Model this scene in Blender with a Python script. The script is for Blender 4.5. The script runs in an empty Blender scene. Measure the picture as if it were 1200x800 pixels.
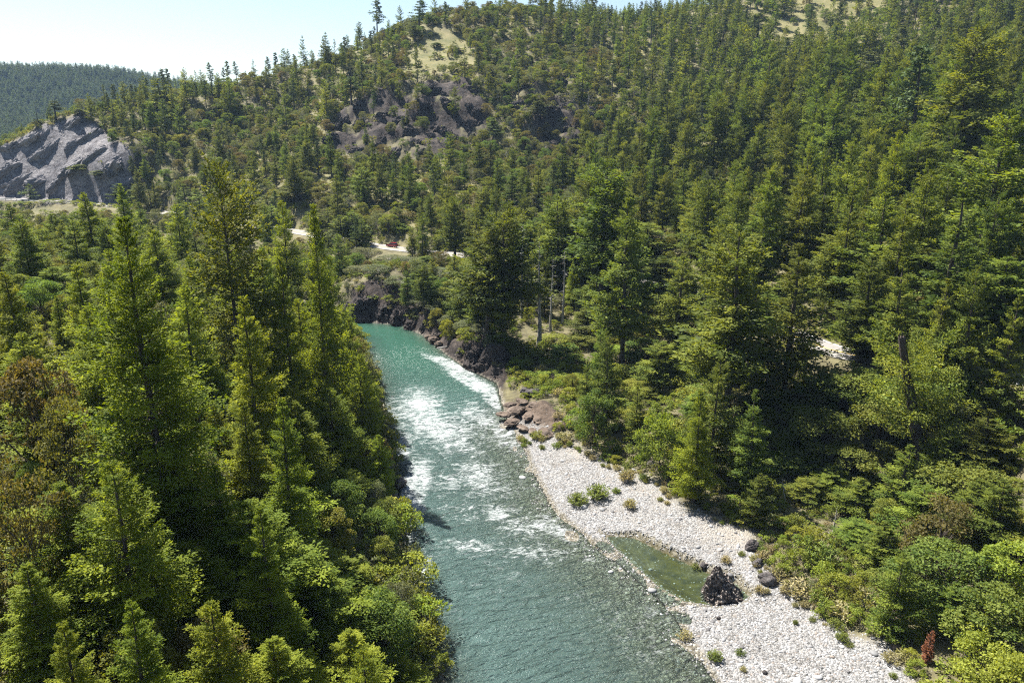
import bpy, bmesh, math, random
import numpy as np
from mathutils import Vector, Matrix

random.seed(7)
RNG = np.random.default_rng(7)
S = bpy.context.scene
COL = S.collection

# ------------------------------------------------------------------ camera
CAMZ, FPX, CX, CY = 55.0, 857.0, 600.0, 400.0
TH = math.radians(16.26)
CT, ST = math.cos(TH), math.sin(TH)


def ray(px, py):
    u = (px - CX) / FPX
    v = (CY - py) / FPX
    return u, CT + v * ST, -ST + v * CT


def at_y(px, py, Y):
    """world point on the sight line of a photo pixel at forward distance Y"""
    u, dy, dz = ray(px, py)
    t = Y / dy
    return np.array([u * t, Y, CAMZ + dz * t])


def at_z(px, py, z=0.0):
    u, dy, dz = ray(px, py)
    t = (z - CAMZ) / dz
    return np.array([u * t, dy * t, z])


def proj(x, y, z):
    t = y * CT + (CAMZ - z) * ST
    t = np.maximum(t, 0.5)
    return CX + FPX * x / t, CY - FPX * (y * ST + (z - CAMZ) * CT) / t


# ------------------------------------------------------------------ noise
class VNoise:
    def __init__(self, seed):
        self.t = np.random.default_rng(seed).random((64, 64, 64)).astype(np.float32)

    def __call__(self, x, y, z=0.0):
        x, y, z = np.broadcast_arrays(np.asarray(x, float), np.asarray(y, float), np.asarray(z, float))
        xi, yi, zi = np.floor(x).astype(int), np.floor(y).astype(int), np.floor(z).astype(int)
        fx, fy, fz = x - xi, y - yi, z - zi
        fx, fy, fz = [f * f * (3 - 2 * f) for f in (fx, fy, fz)]
        g = lambda a, b, c: self.t[(xi + a) & 63, (yi + b) & 63, (zi + c) & 63]
        l = lambda a, b, f: a + (b - a) * f
        return l(l(l(g(0, 0, 0), g(1, 0, 0), fx), l(g(0, 1, 0), g(1, 1, 0), fx), fy),
                 l(l(g(0, 0, 1), g(1, 0, 1), fx), l(g(0, 1, 1), g(1, 1, 1), fx), fy), fz) * 2 - 1


VN = [VNoise(11), VNoise(12), VNoise(13)]


def fbm(x, y, z=0.0, sc=1.0, o=4, k=0):
    r, a, n = 0.0, 0.5, VN[k]
    for i in range(o):
        f = sc * 2.03 ** i
        r = r + a * n(x * f + 7.3 * i, y * f + 3.1 * i, np.asarray(z) * f + 1.7 * i)
        a *= 0.5
    return r


def ridged(x, y, z=0.0, sc=1.0, o=4, k=1):
    r, a, n = 0.0, 0.5, VN[k]
    for i in range(o):
        f = sc * 2.1 ** i
        r = r + a * (1 - 2 * np.abs(n(x * f + 5.3 * i, y * f + 9.1 * i, np.asarray(z) * f + 4.7 * i)))
        a *= 0.5
    return r


def sstep(a, b, x):
    t = np.clip((x - a) / (b - a), 0, 1)
    return t * t * (3 - 2 * t)


def seg_dist(x, y, poly, closed=False):
    """distance to a polyline and the arc parameter of the nearest point"""
    best = np.full(x.shape, 1e9)
    arc = np.zeros(x.shape)
    zz = np.zeros(x.shape)
    pts = [np.asarray(p, float) for p in poly]
    if closed:
        pts.append(pts[0])
    s = 0.0
    for a, b in zip(pts[:-1], pts[1:]):
        d = b[:2] - a[:2]
        L = math.hypot(*d)
        t = np.clip(((x - a[0]) * d[0] + (y - a[1]) * d[1]) / (L * L), 0, 1)
        e = np.hypot(x - a[0] - t * d[0], y - a[1] - t * d[1])
        m = e < best
        best = np.where(m, e, best)
        arc = np.where(m, s + t * L, arc)
        if len(a) > 2:
            zz = np.where(m, a[2] + t * (b[2] - a[2]), zz)
        s += L
    return best, arc, zz


def inside(x, y, poly):
    r = np.zeros(np.shape(x), bool)
    n = len(poly)
    for i in range(n):
        x1, y1 = poly[i][:2]
        x2, y2 = poly[(i + 1) % n][:2]
        if y1 == y2:
            continue
        c = ((y1 > y) != (y2 > y)) & (x < (x2 - x1) * (y - y1) / (y2 - y1) + x1)
        r ^= c
    return r


# ------------------------------------------------------------------ the lie of the land
L_EDGE = [(-1.0, -80), (-1, 20), (-4, 48)] + [tuple(at_z(*p)[:2]) for p in
          [(522, 800), (497, 720), (478, 650), (468, 590), (462, 540), (452, 480), (438, 430), (424, 398)]] + \
         [(-62, 203), (-88, 226), (-130, 262), (-180, 288), (-260, 300), (-420, 310)]
R_EDGE = [(27.0, -80), (24, 20), (19, 52)] + [tuple(at_z(*p)[:2]) for p in
          [(838, 800), (808, 755), (790, 722), (772, 702), (738, 672), (700, 640), (650, 598), (628, 560), (614, 525),
           (604, 502), (592, 488), (586, 465), (582, 449), (545, 431), (520, 413), (498, 394), (470, 381), (415, 376)]] + \
         [(-75, 243), (-120, 284), (-180, 314), (-260, 328), (-420, 338)]
RIVER = L_EDGE + R_EDGE[::-1]
CENTER = [((-1 + 27) / 2, -80), (11, 20), tuple(at_z(660, 780)[:2]), tuple(at_z(600, 680)[:2]), tuple(at_z(570, 620)[:2]),
          tuple(at_z(545, 550)[:2]), tuple(at_z(525, 490)[:2]), tuple(at_z(490, 435)[:2]), tuple(at_z(445, 392)[:2]), (-70, 224), (-125, 272), (-180, 300), (-260, 314), (-420, 324)]
SPIT = [tuple(at_z(*p)[:2]) for p in [(690, 632), (712, 628), (742, 662), (772, 688), (802, 706), (812, 730), (792, 728), (770, 704), (736, 676), (706, 650)]]
POOL = [tuple(at_z(*p)[:2]) for p in [(700, 622), (712, 625), (745, 627), (792, 650), (832, 668), (866, 680), (886, 700), (868, 713),
                                     (838, 714), (800, 706), (772, 690), (742, 664), (718, 642)]]
ROAD = [(120, 70, 20), (88, 104, 17.5)] + [tuple(at_y(985, 418, 123))] + [tuple(at_y(905, 382, 151))] + [tuple(at_y(830, 350, 182))] + [tuple(at_y(735, 327, 212)), tuple(at_y(640, 311, 238)),
        tuple(at_y(540, 299, 260)), tuple(at_y(458, 291, 271)), tuple(at_y(400, 281, 287)), tuple(at_y(340, 270, 305)), tuple(at_y(240, 256, 345)), tuple(at_y(130, 240, 380)),
        tuple(at_y(0, 232, 402)), (-420, 415, 20), (-520, 430, 20)]
# smooth the road line
_r = np.array(ROAD)
_t = np.arange(len(_r))
_tt = np.linspace(0, len(_r) - 1, len(_r) * 6)
_rs = np.stack([np.interp(_tt, _t, _r[:, i]) for i in range(3)], 1)
for _ in range(6):
    _rs[1:-1] = (_rs[:-2] + 2 * _rs[1:-1] + _rs[2:]) / 4
ROADS = _rs

CP = []
for p in [(110, 148, 430), (180, 122, 470), (265, 102, 500), (330, 87, 520), (410, 64, 540), (460, 42, 555), (500, 24, 570),
          (540, 14, 580), (600, 8, 590), (690, 20, 600), (740, 25, 605), (800, 14, 612), (840, 4, 615), (900, -8, 622), (1000, -30, 625),
          (1100, -70, 615), (1200, -120, 600), (1400, -190, 560),
          (250, 180, 415), (250, 225, 365), (350, 240, 325), (350, 190, 390), (350, 130, 470), (200, 200, 395), (180, 160, 430),
          (450, 262, 300), (450, 205, 370), (450, 160, 415), (450, 110, 450), (450, 75, 500),
          (550, 250, 300), (550, 195, 370), (550, 165, 410), (550, 100, 450), (550, 50, 530),
          (640, 185, 395), (640, 110, 440), (690, 180, 400), (690, 115, 450),
          (700, 290, 250), (700, 230, 320), (700, 60, 530),
          (850, 310, 205), (850, 230, 290), (850, 160, 380), (850, 90, 470), (850, 40, 550),
          (1000, 360, 150), (1000, 270, 210), (1000, 190, 300), (1000, 100, 430), (1000, 30, 540),
          (1200, 430, 110), (1200, 340, 150), (1200, 240, 230), (1200, 140, 330), (1200, 40, 440), (1200, -50, 530),
          (1450, 430, 100), (1450, 200, 260), (1450, 0, 420),
          (1200, 560, 85), (1200, 700, 68), (1200, 800, 58), (1100, 640, 85), (1100, 560, 98), (1000, 560, 102), (1000, 480, 113),
          (900, 480, 118), (800, 450, 145), (800, 400, 165), (800, 370, 175), (700, 440, 156), (700, 400, 175), (700, 350, 205),
          (640, 440, 154), (640, 400, 178), (640, 350, 210),
          (565, 415, 168), (545, 395, 178), (505, 368, 199), (470, 345, 213), (430, 335, 217), (415, 330, 220),
          (300, 800, 50), (0, 800, 40), (0, 600, 60), (145, 600, 62), (300, 600, 75), (400, 600, 85), (0, 450, 90), (150, 450, 100),
          (300, 430, 125), (400, 420, 150), (0, 350, 130), (150, 340, 150), (300, 350, 180), (390, 370, 192), (0, 300, 190),
          (150, 290, 210),
          (0, 224, 408), (40, 190, 418), (0, 173, 428), (88, 139, 432), (40, 157, 430), (150, 226, 388), (150, 192, 394), (150, 170, 402), (110, 165, 415), (70, 215, 402)]:
    CP.append(at_y(*p))
for px, py, z in [(650, 560, .5), (700, 585, .8), (760, 590, 1.1), (850, 620, 1.4), (905, 720, .6), (1000, 760, 1.0), (1050, 790, 1.3),
                  (960, 690, 1.4), (900, 660, 1.2), (820, 650, .9), (860, 770, .5), (900, 800, .6), (730, 545, 1.3), (660, 525, .9), (640, 500, 1.4),
                  (625, 475, 2.2), (830, 600, 2.0), (1030, 720, 2.0), (980, 640, 2.2)]:
    CP.append(at_z(px, py, z))
CP += [np.array(p, float) for p in [
    (-70, 0, 30), (-120, 60, 34), (-130, 120, 30), (-45, -40, 22), (-20, 20, 10), (-14, 40, 6.5), (60, 20, 3), (80, 0, 8), (70, -60, 6), (150, 40, 30), (220, 60, 60),
    (-160, 220, 22), (-260, 200, 40), (-260, 250, 22), (-100, 240, 7), (-150, 268, 7), (-260, 340, 8), (-180, 326, 8), (-120, 298, 8),
    (-420, 480, 20), (-300, 540, 15), (-200, 560, 30), (-400, 700, 10), (-100, 760, 60), (200, 800, 70), (450, 820, 70), (600, 500, 120), (600, 200, 120),
    (0, 700, 110), (150, 720, 115), (300, 730, 125),
    (-800, 900, 15), (-500, 1000, 25), (-200, 1000, 30), (200, 1050, 40), (700, 1000, 60), (1000, 500, 120), (1200, 0, 100),
    (-1050, 1500, 152), (-900, 1500, 150), (-790, 1500, 146), (-720, 1500, 132), (-560, 1520, 110), (-300, 1550, 100), (200, 1600, 110), (900, 1500, 130),
    (-1000, 1250, 70), (-750, 1250, 60), (-1400, 1400, 160), (-1500, 800, 80), (-700, 300, 60), (-700, -100, 80), (0, 2600, 120), (-1600, 2600, 140), (1600, 2600, 120), (2200, 800, 120), (-2600, 1200, 120),
    (0, 4200, 60), (-3000, 3500, 60), (3000, 3500, 60), (4000, 0, 60), (-4000, 0, 60), (0, -300, 30), (300, -300, 60), (-300, -300, 60)]]
for e, zz in ((L_EDGE, .2), (R_EDGE, .2)):
    for p in e:
        CP.append(np.array([p[0], p[1], zz]))
for p in ROADS[::5]:
    CP.append(np.array(p))
CP = np.array(CP)
# drop near-duplicates
keep = []
for i in range(len(CP)):
    if all(np.hypot(*(CP[i, :2] - CP[j, :2])) > 3.0 for j in keep):
        keep.append(i)
CP = CP[keep]
C2 = 36.0
_A = np.sqrt(((CP[:, None, :2] - CP[None, :, :2]) ** 2).sum(-1) + C2)
_n = len(CP)
_M = np.zeros((_n + 3, _n + 3))
_M[:_n, :_n] = _A + np.eye(_n) * -0.4
_M[:_n, _n] = 1
_M[:_n, _n + 1:] = CP[:, :2] / 100
_M[_n, :_n] = 1
_M[_n + 1:, :_n] = CP[:, :2].T / 100
_W = np.linalg.solve(_M, np.concatenate([CP[:, 2], np.zeros(3)]))


def rbf(x, y):
    r = np.full(x.shape, _W[_n]) + _W[_n + 1] * x / 100 + _W[_n + 2] * y / 100
    for i in range(_n):
        r += _W[i] * np.sqrt((x - CP[i, 0]) ** 2 + (y - CP[i, 1]) ** 2 + C2)
    return r


OUTCROP = [(385, 175), (392, 140), (430, 114), (470, 98), (515, 90), (548, 96), (568, 122), (576, 160), (545, 168), (500, 190), (440, 188)]
OUTCLIFF = [(606, 92), (650, 80), (686, 98), (694, 140), (684, 168), (640, 178), (610, 150)]
ROCKCUT = [(-60, 240), (-60, 190), (0, 173), (40, 156), (88, 138), (118, 150), (132, 168), (158, 176), (152, 236), (60, 240)]
CLIFF = [(412, 379), (412, 338), (440, 326), (480, 345), (505, 352), (540, 385), (575, 398), (598, 430), (588, 455), (560, 446), (520, 420), (495, 398), (465, 384)]
LEDGE = [(584, 492), (586, 474), (606, 468), (640, 472), (658, 490), (668, 505), (650, 516), (612, 505)]
CLEARING = [(880, 60), (872, 20), (900, -20), (1050, -20), (1030, 40), (1010, 62), (960, 50), (920, 70)]
MEADOW = [(462, 92), (480, 60), (500, 30), (545, 40), (560, 80), (520, 86)]


BARP = [(560, 500), (604, 488), (640, 502), (672, 518), (720, 545), (762, 562), (800, 592), (850, 610), (884, 624), (896, 650), (908, 672), (932, 698), (965, 722), (1002, 744), (1040, 752), (1068, 795), (1110, 860), (1500, 1400), (700, 1400), (700, 700), (600, 600)]


def soft_in(px, py, poly, w):
    d, _, _ = seg_dist(px, py, poly, True)
    return np.where(inside(px, py, poly), sstep(-w, w, d), sstep(w, -w, d))


def water_info(x, y):
    ins = inside(x, y, RIVER)
    dl, _, _ = seg_dist(x, y, L_EDGE)
    dr, _, _ = seg_dist(x, y, R_EDGE)
    pin = inside(x, y, POOL)
    dp, _, _ = seg_dist(x, y, POOL, True)
    return ins, dl, dr, pin, dp


def land(x, y, full=False):
    x = np.asarray(x, float)
    y = np.asarray(y, float)
    base = rbf(x, y)
    dist = np.hypot(x, y)
    px, py = proj(x, y, base)
    front = y > 20
    d_out = np.maximum(soft_in(px, py, OUTCROP, 8), soft_in(px, py, OUTCLIFF, 7)) * front * (y > 340) * (y < 520)
    d_cut = soft_in(px, py, ROCKCUT, 5) * front * (y > 380) * (y < 450)
    d_cli = soft_in(px, py, CLIFF, 5) * front * (y > 140) * (y < 235)
    d_led = soft_in(px, py, LEDGE, 5) * front * (y > 125) * (y < 165)
    rock = np.maximum.reduce([d_out, d_cut, d_cli, d_led])
    ins, dl, dr, pin, dp = water_info(x, y)
    dw = np.where(ins, 0, np.minimum(dl, dr))
    bar = (dr < dl) & (y < 150) & (y > 30)
    nearroad, _, rz = seg_dist(x, y, ROADS)
    hill = sstep(6, 30, base) * sstep(10, 40, dw)
    h = base + hill * (3.2 * fbm(x, y, 0, 1 / 60, 4) + 2.4 * (ridged(x * 1.4, y * .6, 0, 1 / 45, 3) - .3)) + sstep(3, 12, dw) * (~bar) * 0.9 * fbm(x, y, 0, 1 / 9, 3)
    h = h + d_out * (9.0 * (ridged(x, y, base * 1.3, 1 / 22, 5) - .1)) + d_cut * (2.6 * ridged(x * .8 + y * .5, y * .3, base * .9, 1 / 17, 4)) \
        + d_cli * 2.6 * ridged(x, y, base, 1 / 7, 4) * sstep(0, 4, dw) + d_led * 1.1 * (ridged(x, y, 0, 1 / 4, 4) + .15) * sstep(0, 2.5, dw)
    h = np.maximum(h, np.minimum(0.10 + 0.035 * dw, 3))
    # the road bench
    k = sstep(11, 4.6, nearroad)
    h = h * (1 - k) + (rz - 0.12) * k
    # the bank
    w = np.where(bar, 8.0, 3.0)
    h = np.where(ins, 0, h * sstep(0, 1, dw / w) + 0.02)
    gb = bar & (h < 3.0)
    h = h + np.where(bar, sstep(0.2, 3, dw) * (0.10 * fbm(x, y, 0, 1 / 5, 3) + 0.05), 0)
    # river bed and pool
    rk_ = sstep(128, 152, y)
    rs = np.where(y > 20, (0.022 + .0035 * np.minimum(dr, 12)) * (1 - rk_) + .4 * rk_, 0.40)
    dep = np.minimum(np.minimum(0.30 * dl, rs * dr), 2.1) + 0.04 * fbm(x, y, 0, 1 / 3, 3) * sstep(0, 3, dr)
    dep = dep + 0.10 * sstep(.5, -.5, dr - 3) * fbm(x, y, 0, 1 / 4, 2)
    h = np.where(ins, -dep, h)
    pk = np.where(pin, sstep(0, 3.2, dp), 0)
    h = np.where(pin, h * (1 - np.minimum(1, sstep(0, .8, dp))) - 0.62 * pk - 0.015, h)
    spit = inside(x, y, SPIT) & ~pin
    h = np.where(spit & ~ins, np.minimum(h, -.03 + .16 * fbm(x, y, 0, 1 / 2.2, 3, 2)), h)
    if not full:
        return h
    return h, dict(rock=rock, cut=d_cut, out=d_out, cli=d_cli, led=d_led, ins=ins, dw=dw, bar=bar, pin=pin, dp=dp, dr=dr, dl=dl, road=nearroad, base=base)


# ------------------------------------------------------------------ mesh helpers
def mesh_np(name, V, F, mats=(), midx=None, face_attr=None, vert_attr=None, smooth=False, uv=None):
    me = bpy.data.meshes.new(name)
    V = np.ascontiguousarray(V, np.float32)
    F = np.ascontiguousarray(F, np.int32)
    k = F.shape[1]
    me.vertices.add(len(V))
    me.vertices.foreach_set('co', V.ravel())
    me.loops.add(F.size)
    me.loops.foreach_set('vertex_index', F.ravel())
    me.polygons.add(len(F))
    me.polygons.foreach_set('loop_start', np.arange(0, F.size, k, dtype=np.int32))
    for m in mats:
        me.materials.append(m)
    if midx is not None:
        me.polygons.foreach_set('material_index', np.ascontiguousarray(midx, np.int32))
    me.polygons.foreach_set('use_smooth', np.full(len(F), smooth, bool))
    me.update(calc_edges=True)
    for a, v in (face_attr or {}).items():
        me.attributes.new(a, 'FLOAT', 'FACE').data.foreach_set('value', np.ascontiguousarray(v, np.float32))
    for a, v in (vert_attr or {}).items():
        me.attributes.new(a, 'FLOAT', 'POINT').data.foreach_set('value', np.ascontiguousarray(v, np.float32))
    if uv is not None:
        l = me.uv_layers.new(name='UVMap')
        l.data.foreach_set('uv', np.ascontiguousarray(uv[F.ravel()], np.float32).ravel())
    return me


def link(name, data, parent=None, loc=(0, 0, 0), **props):
    o = bpy.data.objects.new(name, data)
    COL.objects.link(o)
    o.location = loc
    if parent is not None:
        o.parent = parent
    for k, v in props.items():
        o[k] = v
    return o


class Geo:
    """collects quads"""

    def __init__(self):
        self.V, self.F, self.T, self.n = [], [], [], 0

    def add(self, V, F, tone=None):
        V = np.asarray(V, float)
        F = np.asarray(F, int)
        self.V.append(V)
        self.F.append(F + self.n)
        self.T.append(np.zeros(len(F)) if tone is None else np.broadcast_to(np.asarray(tone, float), (len(F),)))
        self.n += len(V)

    def tube(self, pts, rad, k=6, tone=0.0, cap=True):
        pts = np.asarray(pts, float)
        n = len(pts)
        d = np.gradient(pts, axis=0)
        d /= np.linalg.norm(d, axis=1)[:, None] + 1e-9
        ref = np.where(np.abs(d[:, 2:3]) > .9, np.array([[1., 0, 0]]), np.array([[0, 0, 1.]]))
        a = np.cross(d, ref)
        a /= np.linalg.norm(a, axis=1)[:, None] + 1e-9
        b = np.cross(d, a)
        ang = np.arange(k) / k * 2 * math.pi
        ring = pts[:, None] + np.asarray(rad)[:, None, None] * (np.cos(ang)[None, :, None] * a[:, None] + np.sin(ang)[None, :, None] * b[:, None])
        V = ring.reshape(-1, 3)
        i = np.arange(n - 1)[:, None] * k + np.arange(k)[None]
        j = np.arange(n - 1)[:, None] * k + (np.arange(k)[None] + 1) % k
        F = np.stack([i, j, j + k, i + k], -1).reshape(-1, 4)
        self.add(V, F, tone)
        if cap and k == 6:
            e = (n - 1) * k
            self.add(V[e:e + 6], [[0, 1, 2, 3], [0, 3, 4, 5]], tone)

    def blades(self, P, D, Wd, L, W, tone):
        """diamond leaf faces: base P, direction D (unit), side Wd (unit), length L, width W"""
        L = np.asarray(L)[:, None]
        W = np.asarray(W)[:, None]
        m = P + D * L * .45
        V = np.stack([P, m + Wd * W * .5, P + D * L, m - Wd * W * .5], 1).reshape(-1, 3)
        F = np.arange(len(P) * 4).reshape(-1, 4)
        self.add(V, F, tone)

    def mesh(self, name, mats, smooth=False):
        return mesh_np(name, np.concatenate(self.V), np.concatenate(self.F), mats, face_attr={'tone': np.concatenate(self.T)}, smooth=smooth)


def merge(name, geos, mats):
    V, F, T, M, n = [], [], [], [], 0
    for i, g in enumerate(geos):
        V += g.V
        for f, t in zip(g.F, g.T):
            F.append(f + n)
            T.append(t)
            M.append(np.full(len(f), i))
        n += g.n
    return mesh_np(name, np.concatenate(V), np.concatenate(F), mats, np.concatenate(M), {'tone': np.concatenate(T)})


def unit(a):
    return a / (np.linalg.norm(a, axis=-1, keepdims=True) + 1e-9)


# ------------------------------------------------------------------ materials
def new_mat(name):
    m = bpy.data.materials.new(name)
    m.use_nodes = True
    nt = m.node_tree
    nt.nodes.clear()
    return m, nt, nt.nodes, nt.links


def N(nodes, t, **kw):
    n = nodes.new(t)
    for k, v in kw.items():
        if k.startswith('i_'):
            key = k[2:]
            n.inputs[int(key) if key.isdigit() else key.replace('_', ' ')].default_value = v
        else:
            setattr(n, k, v)
    return n


def mixc(ns, ls, fac, a, b, mode='MIX'):
    n = ns.new('ShaderNodeMix')
    n.data_type = 'RGBA'
    n.blend_type = mode
    for sock, v in ((n.inputs[0], fac), (n.inputs[6], a), (n.inputs[7], b)):
        if hasattr(v, 'is_output'):
            ls.new(v, sock)
        else:
            sock.default_value = v if not isinstance(v, tuple) else (*v, 1)[:4]
    return n.outputs[2]


def mathn(ns, ls, op, a, b=0.0, clamp=False):
    n = ns.new('ShaderNodeMath')
    n.operation = op
    n.use_clamp = clamp
    for i, v in ((0, a), (1, b)):
        if hasattr(v, 'is_output'):
            ls.new(v, n.inputs[i])
        else:
            n.inputs[i].default_value = v
    return n.outputs[0]


def ramp(ns, ls, v, stops):
    n = ns.new('ShaderNodeValToRGB')
    e = n.color_ramp.elements
    while len(e) < len(stops):
        e.new(0.5)
    for el, (p, c) in zip(e, stops):
        el.position = p
        el.color = (*c, 1) if len(c) == 3 else c
    ls.new(v, n.inputs[0])
    return n.outputs[0]


def leaf_mat(name, a, b, hue=.05, val=.45, trans=.38, sat=1.0):
    m, nt, ns, ls = new_mat(name)
    out = ns.new('ShaderNodeOutputMaterial')
    at = N(ns, 'ShaderNodeAttribute', attribute_name='tone')
    oi = ns.new('ShaderNodeObjectInfo')
    c = mixc(ns, ls, at.outputs['Fac'], a, b)
    hs = ns.new('ShaderNodeHueSaturation')
    ls.new(c, hs.inputs['Color'])
    ls.new(mathn(ns, ls, 'MULTIPLY_ADD', oi.outputs['Random'], hue), hs.inputs['Hue'])
    hs.inputs['Hue'].default_value = .5
    hm = hs.inputs['Hue'].links[0].from_node
    hm.inputs[2].default_value = .5 - hue / 2
    r2 = mathn(ns, ls, 'FRACT', mathn(ns, ls, 'MULTIPLY', oi.outputs['Random'], 17.31))
    vm = ns.new('ShaderNodeMath')
    vm.operation = 'MULTIPLY_ADD'
    ls.new(r2, vm.inputs[0])
    vm.inputs[1].default_value = val
    vm.inputs[2].default_value = 1 - val / 2
    ls.new(vm.outputs[0], hs.inputs['Value'])
    hs.inputs['Saturation'].default_value = sat
    pb = N(ns, 'ShaderNodeBsdfPrincipled', i_Roughness=.7)
    pb.inputs['Specular IOR Level'].default_value = .16
    ls.new(hs.outputs[0], pb.inputs['Base Color'])
    tr = ns.new('ShaderNodeBsdfTranslucent')
    tc = mixc(ns, ls, 1.0, hs.outputs[0], (1.5, 1.4, .45, 1), 'MULTIPLY')
    ls.new(tc, tr.inputs['Color'])
    mx = N(ns, 'ShaderNodeMixShader', i_0=trans)
    ls.new(pb.outputs[0], mx.inputs[1])
    ls.new(tr.outputs[0], mx.inputs[2])
    ls.new(mx.outputs[0], out.inputs[0])
    return m


def rough_mat(name, stops, scale=1.0, bump=.4, bscale=None, rough=.9, stretch=(1, 1, 1), vary=.3, detail=6):
    m, nt, ns, ls = new_mat(name)
    out = ns.new('ShaderNodeOutputMaterial')
    pb = N(ns, 'ShaderNodeBsdfPrincipled', i_Roughness=rough)
    pb.inputs['Specular IOR Level'].default_value = .25
    tc = ns.new('ShaderNodeTexCoord')
    mp = ns.new('ShaderNodeMapping')
    mp.inputs['Scale'].default_value = stretch
    ls.new(tc.outputs['Object'], mp.inputs[0])
    nz = N(ns, 'ShaderNodeTexNoise', i_Scale=scale, i_Detail=detail, i_Roughness=.65)
    ls.new(mp.outputs[0], nz.inputs['Vector'])
    c = ramp(ns, ls, nz.outputs[0], stops)
    oi = ns.new('ShaderNodeObjectInfo')
    v = ns.new('ShaderNodeMath')
    v.operation = 'MULTIPLY_ADD'
    ls.new(oi.outputs['Random'], v.inputs[0])
    v.inputs[1].default_value = vary
    v.inputs[2].default_value = 1 - vary / 2
    hs = ns.new('ShaderNodeHueSaturation')
    ls.new(c, hs.inputs['Color'])
    ls.new(v.outputs[0], hs.inputs['Value'])
    ls.new(hs.outputs[0], pb.inputs['Base Color'])
    n2 = N(ns, 'ShaderNodeTexNoise', i_Scale=bscale or scale * 3, i_Detail=5)
    ls.new(mp.outputs[0], n2.inputs['Vector'])
    bp = N(ns, 'ShaderNodeBump', i_Strength=bump, i_Distance=.3)
    ls.new(n2.outputs[0], bp.inputs['Height'])
    ls.new(bp.outputs[0], pb.inputs['Normal'])
    ls.new(pb.outputs[0], out.inputs[0])
    return m


def plain_mat(name, col, rough=.5, metal=0.0, coat=0.0, emit=None):
    m, nt, ns, ls = new_mat(name)
    out = ns.new('ShaderNodeOutputMaterial')
    pb = N(ns, 'ShaderNodeBsdfPrincipled', i_Roughness=rough, i_Metallic=metal)
    pb.inputs['Coat Weight'].default_value = coat
    nz = N(ns, 'ShaderNodeTexNoise', i_Scale=6.0, i_Detail=4)
    c = mixc(ns, ls, nz.outputs[0], tuple(x * .85 for x in col), tuple(min(1, x * 1.12) for x in col))
    ls.new(c, pb.inputs['Base Color'])
    ls.new(pb.outputs[0], out.inputs[0])
    return m


M = {}
M['fir'] = leaf_mat('fir_needles', (.055, .083, .013), (.168, .196, .026), .04, .6)
M['dark_fir'] = leaf_mat('dark_timber_needles', (.026, .046, .013), (.075, .105, .024), .03, .5)
M['fir_bright'] = leaf_mat('young_fir_needles', (.090, .130, .013), (.240, .278, .026), .025, .45, .5)
M['pine'] = leaf_mat('pine_needles', (.050, .075, .026), (.110, .135, .045), .05, .4, .3)
M['oak'] = leaf_mat('oak_leaves', (.070, .100, .018), (.180, .200, .038), .08, .5)
M['madrone'] = leaf_mat('madrone_leaves', (.080, .078, .024), (.155, .130, .042), .06, .4)
M['grey_leaf'] = leaf_mat('grey_green_leaves', (.075, .090, .042), (.155, .165, .080), .05, .4)
M['brush'] = leaf_mat('brush_leaves', (.080, .108, .018), (.215, .230, .040), .06, .5)
M['lime'] = leaf_mat('lime_green_leaves', (.115, .150, .018), (.250, .280, .050), .05, .35, .45)
M['willow'] = leaf_mat('willow_leaves', (.100, .135, .026), (.210, .230, .060), .05, .3)
M['straw'] = leaf_mat('dry_grass_blades', (.190, .170, .075), (.330, .290, .150), .04, .3, .3)
M['rust'] = leaf_mat('dead_rust_needles', (.13, .050, .026), (.24, .105, .055), .01, .1, .3)
M['bark'] = rough_mat('fir_bark', [(.3, (.035, .028, .022)), (.7, (.105, .085, .068))], 2.0, .6, 5, .95, (3, 3, .5))
M['pale_bark'] = rough_mat('grey_dead_wood', [(.3, (.20, .185, .17)), (.7, (.40, .38, .355))], 2.0, .5, 6, .9, (3, 3, .4))
M['char_bark'] = rough_mat('weathered_dark_bark', [(.3, (.020, .016, .014)), (.7, (.085, .066, .052))], 2.0, .8, 5, .95, (3, 3, .4))
M['dark_rock'] = rough_mat('dark_river_rock', [(.3, (.022, .020, .021)), (.5, (.055, .048, .046)), (.72, (.14, .13, .125))], 1.1, .9, 3.5, .85, detail=10)
M['conglomerate'] = rough_mat('studded_boulder_rock', [(.32, (.055, .045, .042)), (.5, (.16, .13, .115)), (.68, (.40, .37, .34))], 1.6, 1.0, 4, .85, detail=12)
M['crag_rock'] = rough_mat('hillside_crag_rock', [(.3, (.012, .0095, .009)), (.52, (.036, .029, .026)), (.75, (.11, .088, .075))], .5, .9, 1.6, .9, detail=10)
M['brown_rock'] = rough_mat('brown_ledge_rock', [(.3, (.032, .024, .019)), (.52, (.095, .070, .053)), (.75, (.22, .18, .145))], .9, .8, 3, .85, detail=10)


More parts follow.
